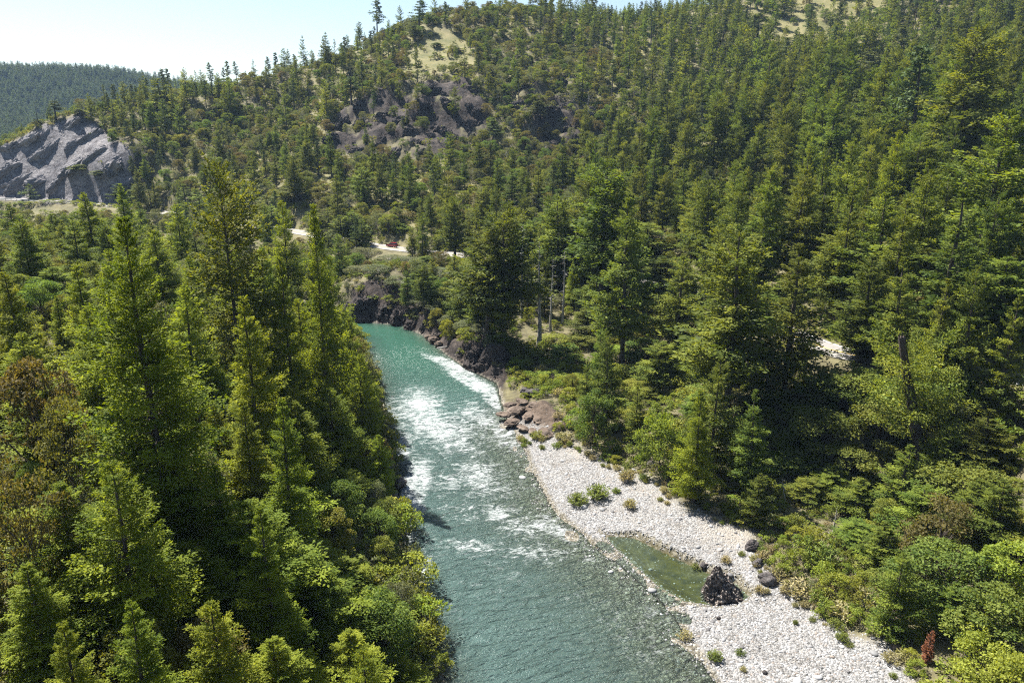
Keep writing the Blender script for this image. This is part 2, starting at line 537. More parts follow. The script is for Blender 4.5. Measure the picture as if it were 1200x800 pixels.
def clast_mat():
    m, nt, ns, ls = new_mat('studded_conglomerate')
    out = ns.new('ShaderNodeOutputMaterial')
    pb = N(ns, 'ShaderNodeBsdfPrincipled', i_Roughness=.85)
    tc = ns.new('ShaderNodeTexCoord')
    nz = N(ns, 'ShaderNodeTexNoise', i_Scale=3.0, i_Detail=6)
    ls.new(tc.outputs['Object'], nz.inputs['Vector'])
    vo = N(ns, 'ShaderNodeTexVoronoi', i_Scale=9.0)
    wv = mixc(ns, ls, .08, tc.outputs['Object'], nz.outputs['Color'])
    ls.new(wv, vo.inputs['Vector'])
    sep = ns.new('ShaderNodeSeparateColor')
    ls.new(vo.outputs['Color'], sep.inputs[0])
    stone = ramp(ns, ls, sep.outputs[0], [(0, (.045, .036, .032)), (.45, (.12, .097, .085)), (.75, (.23, .20, .175)), (1, (.38, .345, .31))])
    mor = ramp(ns, ls, vo.outputs['Distance'], [(.30, (1, 1, 1)), (.66, (.34, .30, .28))])
    c = mixc(ns, ls, 1.0, stone, mor, 'MULTIPLY')
    ls.new(c, pb.inputs['Base Color'])
    bp = N(ns, 'ShaderNodeBump', i_Strength=1.0, i_Distance=.35)
    ls.new(mathn(ns, ls, 'SUBTRACT', 1.0, vo.outputs['Distance']), bp.inputs['Height'])
    ls.new(bp.outputs[0], pb.inputs['Normal'])
    ls.new(pb.outputs[0], out.inputs[0])
    return m


M['clast'] = clast_mat()


def gravel_stone_mat():
    m, nt, ns, ls = new_mat('river_cobble')
    out = ns.new('ShaderNodeOutputMaterial')
    pb = N(ns, 'ShaderNodeBsdfPrincipled', i_Roughness=.75)
    oi = ns.new('ShaderNodeObjectInfo')
    c = ramp(ns, ls, oi.outputs['Random'], [(0, (.07, .066, .066)), (.2, (.135, .135, .135)), (.6, (.235, .235, .238)), (.86, (.325, .322, .32)), (1, (.17, .14, .115))])
    ls.new(c, pb.inputs['Base Color'])
    ls.new(pb.outputs[0], out.inputs[0])
    return m


M['cobble'] = gravel_stone_mat()


def ground_mat():
    m, nt, ns, ls = new_mat('valley_ground')
    out = ns.new('ShaderNodeOutputMaterial')
    pb = N(ns, 'ShaderNodeBsdfPrincipled', i_Roughness=.92)
    pb.inputs['Specular IOR Level'].default_value = .2
    tc = ns.new('ShaderNodeTexCoord')
    A = lambda n: N(ns, 'ShaderNodeAttribute', attribute_name=n).outputs['Fac']

    def noise(s, d=6, r=.6, st=None):
        n = N(ns, 'ShaderNodeTexNoise', i_Scale=s, i_Detail=d, i_Roughness=r)
        if st:
            mp = ns.new('ShaderNodeMapping')
            mp.inputs['Scale'].default_value = st
            ls.new(tc.outputs['Object'], mp.inputs[0])
            ls.new(mp.outputs[0], n.inputs['Vector'])
        else:
            ls.new(tc.outputs['Object'], n.inputs['Vector'])
        return n.outputs[0]
    # forest floor and dry grass
    soil = ramp(ns, ls, noise(.35, 8), [(.3, (.045, .038, .024)), (.5, (.095, .085, .045)), (.7, (.15, .135, .07))])
    grass = ramp(ns, ls, noise(.12, 9, .7), [(.3, (.065, .075, .022)), (.5, (.135, .125, .052)), (.7, (.21, .18, .09))])
    c = mixc(ns, ls, A('grass'), soil, grass)
    # rock
    rn = noise(.22, 12, .72)
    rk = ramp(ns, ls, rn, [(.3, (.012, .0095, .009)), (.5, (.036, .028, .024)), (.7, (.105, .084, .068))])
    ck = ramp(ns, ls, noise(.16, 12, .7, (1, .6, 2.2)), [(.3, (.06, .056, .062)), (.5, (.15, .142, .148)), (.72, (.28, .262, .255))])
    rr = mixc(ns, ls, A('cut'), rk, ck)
    vc = N(ns, 'ShaderNodeTexVoronoi', i_Scale=.26, feature='DISTANCE_TO_EDGE')
    ndis = N(ns, 'ShaderNodeTexNoise', i_Scale=.35, i_Detail=5)
    ls.new(tc.outputs['Object'], ndis.inputs['Vector'])
    mpc = ns.new('ShaderNodeMapping')
    mpc.inputs['Scale'].default_value = (1, .5, 1.9)
    mpc.inputs['Rotation'].default_value = (.2, .6, .3)
    addv = N(ns, 'ShaderNodeVectorMath', operation='MULTIPLY_ADD')
    ls.new(ndis.outputs['Color'], addv.inputs[0])
    addv.inputs[1].default_value = (5, 5, 5)
    ls.new(tc.outputs['Object'], addv.inputs[2])
    ls.new(addv.outputs[0], mpc.inputs[0])
    ls.new(mpc.outputs[0], vc.inputs['Vector'])
    crk = ramp(ns, ls, vc.outputs['Distance'], [(.0, (.25, .24, .25)), (.035, (.75, .74, .74)), (.12, (1, 1, 1))])
    rr = mixc(ns, ls, 1.0, rr, crk, 'MULTIPLY')
    brown = ramp(ns, ls, noise(.8, 10, .7), [(.3, (.030, .022, .017)), (.52, (.085, .062, .046)), (.75, (.19, .15, .115))])
    rr = mixc(ns, ls, A('ledge'), rr, brown)
    rf = mathn(ns, ls, 'MULTIPLY_ADD', noise(.3, 6), 1.4)
    rf.node.inputs[2].default_value = -.7
    rmask = mathn(ns, ls, 'ADD', A('rock'), mathn(ns, ls, 'MULTIPLY', rf, 1.0), True)
    rmask = mathn(ns, ls, 'MULTIPLY', mathn(ns, ls, 'MULTIPLY', rmask, 1.6), mathn(ns, ls, 'GREATER_THAN', A('rock'), .05), True)
    c = mixc(ns, ls, rmask, c, rr)
    # gravel: cobbles, each cell its own grey
    vo = N(ns, 'ShaderNodeTexVoronoi', i_Scale=4.4)
    ls.new(tc.outputs['Object'], vo.inputs['Vector'])
    vo.inputs['Randomness'].default_value = 1
    sep = ns.new('ShaderNodeSeparateColor')
    ls.new(vo.outputs['Color'], sep.inputs[0])
    cob = ramp(ns, ls, sep.outputs[0], [(0, (.09, .09, .088)), (.3, (.165, .165, .165)), (.7, (.235, .235, .237)), (.92, (.30, .30, .297)), (1, (.15, .12, .10))])
    dirt = ramp(ns, ls, noise(.5, 7, .7), [(.35, (1, 1, 1)), (.52, (.90, .88, .85)), (.7, (.58, .53, .47))])
    cob = mixc(ns, ls, 1.0, cob, dirt, 'MULTIPLY')
    sand = ramp(ns, ls, noise(1.5, 8), [(.3, (.185, .165, .14)), (.7, (.27, .25, .22))])
    cob = mixc(ns, ls, A('sand'), cob, sand)
    c = mixc(ns, ls, A('gravel'), c, cob)
    # river bed and algae
    bed = ramp(ns, ls, sep.outputs[1], [(0, (.045, .040, .030)), (.5, (.115, .103, .078)), (.85, (.20, .185, .15)), (1, (.29, .27, .24))])
    c = mixc(ns, ls, A('bed'), c, bed)
    alg = ramp(ns, ls, noise(.9, 6), [(.3, (.014, .014, .004)), (.55, (.045, .038, .006)), (.8, (.085, .072, .016))])
    c = mixc(ns, ls, A('algae'), c, alg)
    ls.new(c, pb.inputs['Base Color'])
    hb = mathn(ns, ls, 'ADD', mathn(ns, ls, 'MULTIPLY', rn, A('rock')), mathn(ns, ls, 'MULTIPLY', mathn(ns, ls, 'SUBTRACT', 1.0, vo.outputs['Distance']), mathn(ns, ls, 'MULTIPLY', A('gravel'), .12)))
    hb = mathn(ns, ls, 'ADD', hb, mathn(ns, ls, 'MULTIPLY', noise(1.2, 5), .12))
    bp = N(ns, 'ShaderNodeBump', i_Strength=.9, i_Distance=1.6)
    ls.new(hb, bp.inputs['Height'])
    ls.new(bp.outputs[0], pb.inputs['Normal'])
    ls.new(pb.outputs[0], out.inputs[0])
    return m


def water_mat():
    m, nt, ns, ls = new_mat('river_water')
    out = ns.new('ShaderNodeOutputMaterial')
    A = lambda n: N(ns, 'ShaderNodeAttribute', attribute_name=n).outputs['Fac']
    uv = N(ns, 'ShaderNodeUVMap', uv_map='UVMap')

    def nz(st, sc, d=4, r=.6, dist=0.0):
        mp = ns.new('ShaderNodeMapping')
        mp.inputs['Scale'].default_value = (*st, 1)
        ls.new(uv.outputs[0], mp.inputs[0])
        n = N(ns, 'ShaderNodeTexNoise', i_Scale=sc, i_Detail=d, i_Roughness=r, i_Distortion=dist)
        ls.new(mp.outputs[0], n.inputs['Vector'])
        return n.outputs[0]
    n1 = nz((1.5, .65), .6, 5, .62, .5)
    n2 = nz((1.5, .6), 1.25, 4, .6, .4)
    chop = A('chop')
    h = mathn(ns, ls, 'ADD', mathn(ns, ls, 'MULTIPLY', n1, .60), mathn(ns, ls, 'MULTIPLY', n2, .34))
    bp = N(ns, 'ShaderNodeBump', i_Distance=2.6)
    ls.new(h, bp.inputs['Height'])
    ls.new(chop, bp.inputs['Strength'])
    # body colour by the depth of the water
    dep = A('depth')
    k = mathn(ns, ls, 'SUBTRACT', 1.0, mathn(ns, ls, 'POWER', 2.718, mathn(ns, ls, 'MULTIPLY', dep, A('clear'))), True)
    green = A('green')
    body = mixc(ns, ls, green, (.078, .135, .126), (.020, .085, .055))
    dif = ns.new('ShaderNodeBsdfDiffuse')
    ls.new(body, dif.inputs['Color'])
    ls.new(bp.outputs[0], dif.inputs['Normal'])
    tr = N(ns, 'ShaderNodeBsdfTransparent', i_Color=(.78, .90, .84, 1))
    ms = ns.new('ShaderNodeMixShader')
    ls.new(k, ms.inputs[0])
    ls.new(tr.outputs[0], ms.inputs[1])
    ls.new(dif.outputs[0], ms.inputs[2])
    gl = N(ns, 'ShaderNodeBsdfGlossy', i_Roughness=.19)
    ls.new(bp.outputs[0], gl.inputs['Normal'])
    fr = N(ns, 'ShaderNodeFresnel', i_IOR=1.333)
    ls.new(bp.outputs[0], fr.inputs['Normal'])
    m2 = ns.new('ShaderNodeMixShader')
    ls.new(fr.outputs[0], m2.inputs[0])
    ls.new(ms.outputs[0], m2.inputs[1])
    ls.new(gl.outputs[0], m2.inputs[2])
    # white water, plus pale flecks painted in as sun glints
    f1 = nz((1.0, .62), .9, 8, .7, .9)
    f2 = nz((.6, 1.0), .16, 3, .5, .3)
    fz = A('foam_glint')
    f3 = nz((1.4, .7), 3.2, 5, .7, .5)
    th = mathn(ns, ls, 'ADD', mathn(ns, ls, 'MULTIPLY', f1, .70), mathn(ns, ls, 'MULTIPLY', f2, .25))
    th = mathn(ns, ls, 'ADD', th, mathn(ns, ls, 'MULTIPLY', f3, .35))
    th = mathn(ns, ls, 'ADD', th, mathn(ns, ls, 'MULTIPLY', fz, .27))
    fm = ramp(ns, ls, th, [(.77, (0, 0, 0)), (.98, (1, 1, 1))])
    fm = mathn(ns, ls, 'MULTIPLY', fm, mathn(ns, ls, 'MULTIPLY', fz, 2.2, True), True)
    fd = N(ns, 'ShaderNodeBsdfDiffuse', i_Color=(.50, .53, .53, 1))
    ls.new(bp.outputs[0], fd.inputs['Normal'])
    m3 = ns.new('ShaderNodeMixShader')
    ls.new(fm, m3.inputs[0])
    ls.new(m2.outputs[0], m3.inputs[1])
    ls.new(fd.outputs[0], m3.inputs[2])
    ls.new(m3.outputs[0], out.inputs[0])
    return m


# ------------------------------------------------------------------ ground sheet (one polar sheet out to the horizon)
NA = 860
AZ = np.linspace(-math.radians(80), math.radians(80), NA)
RR = np.concatenate([np.geomspace(9, 700, 600), np.geomspace(700, 6000, 70)[1:]])
GA, GR = np.meshgrid(AZ, RR)
GX, GY = GR * np.sin(GA), GR * np.cos(GA) - 4.0
GZ, GI = land(GX.ravel(), GY.ravel(), True)
gx, gy = GX.ravel(), GY.ravel()
sl = np.gradient(GZ.reshape(GX.shape), axis=0) / np.gradient(GR, axis=0)
ppx, ppy = proj(gx, gy, GZ)
front = gy > 20
gr_n = fbm(gx, gy, 0, 1 / 40, 4, 2)
grass = np.clip(.35 + 1.1 * gr_n, 0, 1) * sstep(240, 330, gy)
grass = np.maximum(grass, front * (gy > 300) * np.maximum(soft_in(ppx, ppy, CLEARING, 14), soft_in(ppx, ppy, MEADOW, 8)))
grass = np.where(gy > 700, .12, grass)
steep = sstep(.85, 1.4, np.abs(sl).ravel()) * sstep(200, 300, gy) * .6
rock = np.clip(np.maximum.reduce([GI['rock'] - .75 * GI['out'] * sstep(-.02, .16, fbm(gx, gy, GZ, 1 / 18, 4, 1)), steep]), 0, 1)
barm = GI['bar'] & (GZ < 2.6) & (gx < 60)
gravel = np.where(barm, soft_in(ppx + 10 * fbm(gx, gy, 0, 1 / 4, 3), ppy + 8 * fbm(gx + 50, gy, 0, 1 / 4, 3), BARP, 7), 0)
gravel = np.where(GI['ins'] | GI['pin'], 0, gravel)
sandp = np.maximum.reduce([np.exp(-((gx - at_z(868, 622, 1)[0]) ** 2 + (gy - at_z(868, 622, 1)[1]) ** 2) / 22),
                           np.exp(-((gx - at_z(1020, 735, 1)[0]) ** 2 + (gy - at_z(1020, 735, 1)[1]) ** 2) / 8), np.exp(-((gx - at_z(690, 528, 1)[0]) ** 2 + (gy - at_z(690, 528, 1)[1]) ** 2) / 14)])
sand = np.clip(sandp * 1.5 + .6 * sstep(.02, .35, fbm(gx, gy * .7, 0, 1 / 7, 4)) * sstep(.5, 1.3, GZ), 0, 1)
bed = np.where(GI['ins'] | GI['pin'] | (GZ < .03), 1, .6 * inside(gx, gy, SPIT))
bed = np.maximum(bed, sstep(.05, .0, GZ) * barm)
algae = np.where(GI['pin'], sstep(0, .8, GI['dp']) * np.clip(.75 + .8 * fbm(gx, gy, 0, 1 / 4, 2), .2, 1), 0)
algae = np.maximum(algae, np.where(GI['ins'], .45 * sstep(1.5, .4, GI['dr']) * (gy < 130), 0) * np.clip(.5 + fbm(gx, gy, 0, 1 / 5), 0, 1))
ii = np.arange(len(RR) - 1)[:, None] * NA + np.arange(NA - 1)[None]
F = np.stack([ii, ii + 1, ii + NA + 1, ii + NA], -1).reshape(-1, 4)
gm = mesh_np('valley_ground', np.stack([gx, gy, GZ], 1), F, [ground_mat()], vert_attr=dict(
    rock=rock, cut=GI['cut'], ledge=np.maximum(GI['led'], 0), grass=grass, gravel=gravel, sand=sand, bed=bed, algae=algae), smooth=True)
link('terrain', gm, kind='structure')

# horizon angle of the ground as seen from the camera, for hidden-surface tests
ELEV = (GZ.reshape(GX.shape) - CAMZ) / np.maximum(np.hypot(GX, GY), 1)
HOR = np.maximum.accumulate(ELEV, axis=0)


def horizon_angle(x, y):
    a = np.arctan2(x, y + 4)
    r = np.hypot(x, y + 4)
    ci = np.clip(np.searchsorted(AZ, a), 0, NA - 1)
    ri = np.clip(np.searchsorted(RR, r) - 2, 0, len(RR) - 1)
    return HOR[ri, ci]


# ------------------------------------------------------------------ river surface
wa = np.linspace(-math.radians(58), math.radians(52), 1000)
wr = np.geomspace(30, 420, 760)
WA, WR = np.meshgrid(wa, wr)
wx, wy = (WR * np.sin(WA)).ravel(), (WR * np.cos(WA)).ravel()
ins, dl, dr, pin, dp = water_info(wx, wy)
near = ins | pin | inside(wx, wy, SPIT) | (np.minimum(np.minimum(dl, dr), dp) < 2.5)
nw = len(wa)
ii = (np.arange(len(wr) - 1)[:, None] * nw + np.arange(nw - 1)[None])
F = np.stack([ii, ii + 1, ii + nw + 1, ii + nw], -1).reshape(-1, 4)
F = F[near[F].all(1)]
used = np.unique(F)
remap = np.full(len(wx), -1)
remap[used] = np.arange(len(used))
F = remap[F]
wx, wy, ins, dl, dr, pin, dp = [a[used] for a in (wx, wy, ins, dl, dr, pin, dp)]
wh = land(wx, wy)
depth = np.clip(-wh, 0, 3)
_ds, _as, _acc = [], [], 0.0
for _a, _b in zip(CENTER[:-1], CENTER[1:]):
    _a, _b = np.array(_a), np.array(_b)
    _d = _b - _a
    _L = math.hypot(*_d)
    _t = ((wx - _a[0]) * _d[0] + (wy - _a[1]) * _d[1]) / (_L * _L)
    _tc = np.clip(_t, 0, 1)
    _ds.append(np.hypot(wx - _a[0] - _tc * _d[0], wy - _a[1] - _tc * _d[1]))
    _as.append(_acc + np.clip(_t, -.6, 1.6) * _L)
    _acc += _L
_ds, _as = np.array(_ds), np.array(_as)
_w = np.exp(-(_ds - _ds.min(0)) / 6.0)
s_arc = (_w * _as).sum(0) / _w.sum(0)
side = dl - dr
flow_d = np.where(ins, (dl - dr) * .5, dl)


def blob(px, py, rx, ry, rot=0.0):
    c = at_z(px, py)
    ca, sa = math.cos(rot), math.sin(rot)
    a = (wx - c[0]) * ca + (wy - c[1]) * sa
    b = -(wx - c[0]) * sa + (wy - c[1]) * ca
    return np.exp(-(a / rx) ** 2 - (b / ry) ** 2)


foam_glint = np.zeros(len(wx))
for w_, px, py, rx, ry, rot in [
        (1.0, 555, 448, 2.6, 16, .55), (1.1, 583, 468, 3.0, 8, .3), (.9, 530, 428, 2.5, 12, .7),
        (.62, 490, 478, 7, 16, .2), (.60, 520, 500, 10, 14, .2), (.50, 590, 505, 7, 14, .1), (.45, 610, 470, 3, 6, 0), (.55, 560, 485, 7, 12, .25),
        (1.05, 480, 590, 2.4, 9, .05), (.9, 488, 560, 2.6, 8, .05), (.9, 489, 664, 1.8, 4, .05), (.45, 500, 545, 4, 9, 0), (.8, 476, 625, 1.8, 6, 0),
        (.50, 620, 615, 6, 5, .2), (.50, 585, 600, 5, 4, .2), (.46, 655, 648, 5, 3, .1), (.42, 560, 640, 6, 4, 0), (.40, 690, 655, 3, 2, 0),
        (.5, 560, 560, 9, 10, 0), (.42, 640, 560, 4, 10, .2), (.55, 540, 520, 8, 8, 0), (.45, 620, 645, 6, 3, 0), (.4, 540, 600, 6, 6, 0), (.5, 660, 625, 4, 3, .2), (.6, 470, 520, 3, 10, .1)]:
    foam_glint = np.maximum(foam_glint, w_ * blob(px, py, rx, ry, rot))
foam_glint = np.where(foam_glint < .75, np.minimum(foam_glint * 1.3, .85), foam_glint)
foam_glint = np.maximum(foam_glint, .27 * sstep(125, 95, wy) * np.clip(.6 + fbm(wx, wy, 0, 1 / 14, 3), 0, 1.2))  # near reach: painted pale flecks stand in for sun and sky glints
foam_glint = foam_glint * np.where(pin, 0, 1) * sstep(0, .6, np.where(ins, np.minimum(dl, dr), 0))
riff = foam_glint ** .5
chop = np.where(pin, .10, np.clip(.85 + .5 * riff - .5 * sstep(150, 190, wy), .12, 1))
wz = np.zeros(len(wx))
amp = np.where(pin, .004, .035 + .13 * riff - .02 * sstep(150, 190, wy)) * sstep(0, 2, np.minimum(dl, dr))
wz += amp * (fbm(wx * 1.2, wy * .9, 0, 1 / 2.4, 2, 0) * 1.5 + 1.2 * fbm(s_arc, flow_d * .6, 0, 1 / 3.4, 2, 2))
green = sstep(120, 185, wy) * np.clip(1 - foam_glint * .5, 0, 1)
wm = mesh_np('river_surface', np.stack([wx, wy, wz], 1), F, [water_mat()], vert_attr=dict(depth=depth, clear=np.where(pin, -.10, -1.0), foam_glint=foam_glint, chop=chop, green=green), smooth=True, uv=np.stack([s_arc, flow_d], 1))
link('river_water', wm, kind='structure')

# ------------------------------------------------------------------ road
def strip(name, off0, off1, dz, mat, line=ROADS):
    p = np.array(line)
    d = np.gradient(p[:, :2], axis=0)
    d /= np.linalg.norm(d, axis=1)[:, None]
    nrm = np.stack([d[:, 1], -d[:, 0]], 1)
    a = np.concatenate([p[:, :2] + nrm * off0, p[:, 2:] + dz], 1)
    b = np.concatenate([p[:, :2] + nrm * off1, p[:, 2:] + dz], 1)
    n = len(p)
    V = np.concatenate([a, b])
    i = np.arange(n - 1)
    Fq = np.stack([i, i + 1, i + n + 1, i + n], 1)
    return mesh_np(name, V, Fq, [mat])


M['asphalt'] = rough_mat('worn_pale_asphalt', [(.3, (.19, .18, .17)), (.7, (.26, .245, .23))], .6, .1, 6, .9)
M['paint_white'] = plain_mat('white_road_paint', (.78, .78, .76), .6)
M['paint_yellow'] = plain_mat('yellow_road_paint', (.70, .48, .06), .6)
rd = link('road', strip('road', -3.9, 3.9, 0.03, M['asphalt']), kind='structure')
for o0, o1, mt, nm in [(-3.5, -3.37, 'paint_white', 'road_edge_line'), (3.37, 3.5, 'paint_white', 'road_edge_line'), (-.2, -.09, 'paint_yellow', 'road_centre_line'), (.09, .2, 'paint_yellow', 'road_centre_line')]:
    link(nm, strip(nm, o0, o1, 0.045, M[mt]), rd, kind='structure')

# ------------------------------------------------------------------ tree shapes
def fir_geo(seed, H, R, whorls, per, base, nt, nb, shape=.85, gap=.1, lump=.3, wid=.42, flat_top=False, droop=.06):
    r = np.random.default_rng(seed)
    tr, cr = Geo(), Geo()
    rt = .011 * H + .06
    zz = np.linspace(0, H * .985, 9)
    bend = np.cumsum(r.normal(0, .0035 * H, (9, 2)), 0) * (zz / H)[:, None]
    rad = rt * (1 - zz / H) ** .8 + .03
    rad[0] *= 1.35
    tr.tube(np.column_stack([bend, zz]), rad, 6)
    az0 = r.random() * 6.28
    lop = r.random() * 6.28
    for w in range(whorls):
        s = (w + r.uniform(-.35, .35)) / (whorls - 1)
        s = min(max(s, 0), 1) ** .93
        h = H * (base + (.985 - base) * s)
        prof = (1 - s) ** shape if not flat_top else min(1, (1 - s) ** .45 * 1.0)
        prof *= min(1, .50 + s * 3.2)
        bx, by = np.interp(h, zz, bend[:, 0]), np.interp(h, zz, bend[:, 1])
        n = max(3, int(round(per * (.65 + .5 * (1 - s)))))
        for k in range(n):
            if r.random() < gap:
                continue
            az = az0 + w * 2.4 + k * 6.283 / n + r.normal(0, .22)
            lf = 1 + lump * (r.random() - .55) * 1.5 + .12 * math.cos(az - lop)
            L = max(.35, R * prof * lf + .22)
            hb = h + r.uniform(-.5, .5) * H * (1 - base) / whorls * 1.3 * min(1, 3 * (1 - s))
            e = -droop + (.95 + droop) * s ** 1.6 + r.normal(0, .09)
            c2 = .10 + r.normal(0, .05)
            d = np.array([math.cos(az), math.sin(az), 0])
            sd = np.array([-d[1], d[0], 0])
            if L > R * .25:
                t3 = np.array([0, .5, .92])
                tr.tube(np.array([bx, by, hb]) + d * (L * t3)[:, None] + np.array([0, 0, 1.]) * (L * (e * t3 + c2 * t3 ** 2))[:, None], np.array([.045, .028, .01]) * (L / 3 + .25), 3, cap=False)
            t = np.linspace(.18, 1, nt) + r.normal(0, .02, nt)
            P = np.array([bx, by, hb]) + d * (L * t)[:, None] + np.array([0, 0, 1.]) * (L * (e * t + c2 * t ** 2))[:, None]
            tone0 = np.clip(r.normal(.45, .26), 0, 1)
            tl = L * wid * (1 - .62 * t) * (.35 + .65 * np.minimum(1, t * 2.2)) + .16
            for sg in (-1, 1):
                fa = math.radians(52) + r.normal(0, .12, nt)
                td = d[None] * np.cos(fa)[:, None] + sg * sd[None] * np.sin(fa)[:, None] + np.array([0, 0, 1.]) * (e * .55 - .10 + r.normal(0, .14, nt))[:, None]
                td = unit(td)
                u = (np.arange(nb) + .25) / nb
                bp = P[:, None] + td[:, None] * (tl[:, None] * u[None])[..., None]
                bp = bp + r.normal(0, .05, bp.shape) * tl[:, None, None]
                bp[..., 2] += r.normal(0, .24, bp.shape[:2]) * tl[:, None]
                alt = np.where((np.arange(nb) % 2) == 0, 1, -1)[None, :, None]
                bd = td[:, None] + alt * .55 * np.cross(td, [0, 0, 1.])[:, None] + r.normal(0, .22, bp.shape)
                bd = unit(bd)
                nrm = unit(np.array([0, 0, 1.]) + r.normal(0, .8, bp.shape))
                ws = unit(np.cross(bd, nrm))
                bl = (tl[:, None] / nb * 2.1 + .07) * r.uniform(.75, 1.25, (nt, nb))
                cr.blades(bp.reshape(-1, 3), bd.reshape(-1, 3), ws.reshape(-1, 3), bl.ravel(), bl.ravel() * r.uniform(.36, .60, nt * nb),
                          np.clip(tone0 + r.normal(0, .16, nt * nb), 0, 1))
            # leading shoot of the branch
            ne = 3 + nb
            q = np.repeat(P[-1:], ne, 0) - d[None] * (L * .16 * r.random(ne))[:, None] + r.normal(0, .03 * L, (ne, 3))
            bd = unit(d[None] + np.array([0, 0, 1.]) * (e + .2) + r.normal(0, .45, (ne, 3)))
            ws = unit(np.cross(bd, unit(np.array([0, 0, 1.]) + r.normal(0, .4, (ne, 3)))))
            bl = (.62 / nb * .42 * L + .16) * r.uniform(.8, 1.4, ne)
            cr.blades(q, bd, ws, bl, bl * .42, np.clip(tone0 + r.normal(.05, .15, ne), 0, 1))
    # leader
    q = np.tile([bend[-1, 0], bend[-1, 1], H * .955], (5, 1))
    bd = unit(np.array([[0, 0, 1.]]) + r.normal(0, .22, (5, 3)))
    cr.blades(q, bd, unit(np.cross(bd, r.normal(0, 1, (5, 3)))), np.full(5, H * .045), np.full(5, .16), .5)
    return tr, cr


def clump_leaves(cr, r, c, rad, n, size, squash=.75, tone0=None, up=.55):
    d = unit(r.normal(0, 1, (n, 3)))
    d[:, 2] = np.where(d[:, 2] < -.35, -d[:, 2], d[:, 2])
    rr = rad * r.uniform(.45, 1.05, n) ** .6
    P = c + d * rr[:, None] * np.array([1, 1, squash])
    bd = unit(d * .5 + r.normal(0, .8, (n, 3)) + np.array([0, 0, .1]))
    nr = unit(d * .6 + np.array([0, 0, up]) + r.normal(0, .5, (n, 3)))
    ws = unit(np.cross(bd, nr))
    t0 = np.clip(r.normal(.45, .22), 0, 1) if tone0 is None else tone0
    L = size * r.uniform(.6, 1.3, n)
    cr.blades(P - bd * L[:, None] * .4, bd, ws, L, L * r.uniform(.45, .7, n), np.clip(t0 + r.normal(0, .2, n), 0, 1))


def broad_geo(seed, H, R, nc, nl, size, low=.25, trunkr=.15, multi=1, squash=.75):
    """rounded leafy tree: limbs that fork, leaf clumps at their ends"""
    r = np.random.default_rng(seed)
    tr, cr = Geo(), Geo()
    for m_ in range(multi):
        lean = r.normal(0, .12 if multi == 1 else .3, 2)
        top = np.array([lean[0] * H, lean[1] * H, H * .7])
        t = np.linspace(0, 1, 5)
        pts = top * t[:, None] + np.column_stack([r.normal(0, .02 * H, (5, 2)), np.zeros(5)]) * t[:, None]
        tr.tube(pts, trunkr * (1 - .75 * t) / math.sqrt(multi), 6)
    lob = r.random(4) * 6.28
    for i in range(nc):
        th = r.random() * 6.283
        zf = low + (1 - low) * r.random() ** .8
        prof = math.sqrt(max(.02, 1 - ((zf - .48) / .56) ** 2))
        out = 1 + .22 * math.sin(2 * th + lob[0]) + .18 * math.sin(3 * th + lob[1])
        rad = R * prof * out * r.uniform(.45, 1.0) ** .5 * .85
        c = np.array([rad * math.cos(th), rad * math.sin(th), H * zf * .93])
        cs = R * r.uniform(.20, .38)
        a = np.array([0, 0, H * zf * .5])
        tr.tube(np.array([a, (a + c) / 2 + [0, 0, .04 * H], c]), np.array([.35, .22, .08]) * trunkr, 3, cap=False)
        clump_leaves(cr, r, c, cs, nl, size, squash)
    return tr, cr


def pine_geo(seed, H, R, nbr, base=.42):
    r = np.random.default_rng(seed)
    tr, cr = Geo(), Geo()
    zz = np.linspace(0, H * .98, 9)
    bend = np.cumsum(r.normal(0, .006 * H, (9, 2)), 0) * (zz / H)[:, None]
    tr.tube(np.column_stack([bend, zz]), (.012 * H + .05) * (1 - zz / H) ** .75 + .03, 6)
    for i in range(nbr):
        s = (i + r.random()) / nbr
        h = H * (base + (.98 - base) * s)
        bx, by = np.interp(h, zz, bend[:, 0]), np.interp(h, zz, bend[:, 1])
        az = r.random() * 6.283
        L = R * (1 - s) ** .55 * r.uniform(.45, 1.1) * min(1, .5 + 2.5 * s) + .3
        e = r.uniform(-.12, .35) + .5 * s ** 2
        d = np.array([math.cos(az), math.sin(az), e])
        t3 = np.array([0, .5, 1.])
        b = np.array([bx, by, h])
        tr.tube(b + d * (L * t3)[:, None], np.array([.05, .035, .015]) * (L / 3 + .3), 3, cap=False)
        tone = np.clip(r.normal(.5, .2), 0, 1)
        for q in range(4):
            tt = r.uniform(.4, 1.02)
            c = b + d * L * tt + r.normal(0, .10 * L, 3) * [1, 1, .4]
            clump_leaves(cr, r, c, .22 * L + .25, 14, .34 + .05 * L, .6, tone)
    clump_leaves(cr, r, np.array([bend[-1, 0], bend[-1, 1], H * .96]), .5, 20, .5, 1.4)
    return tr, cr


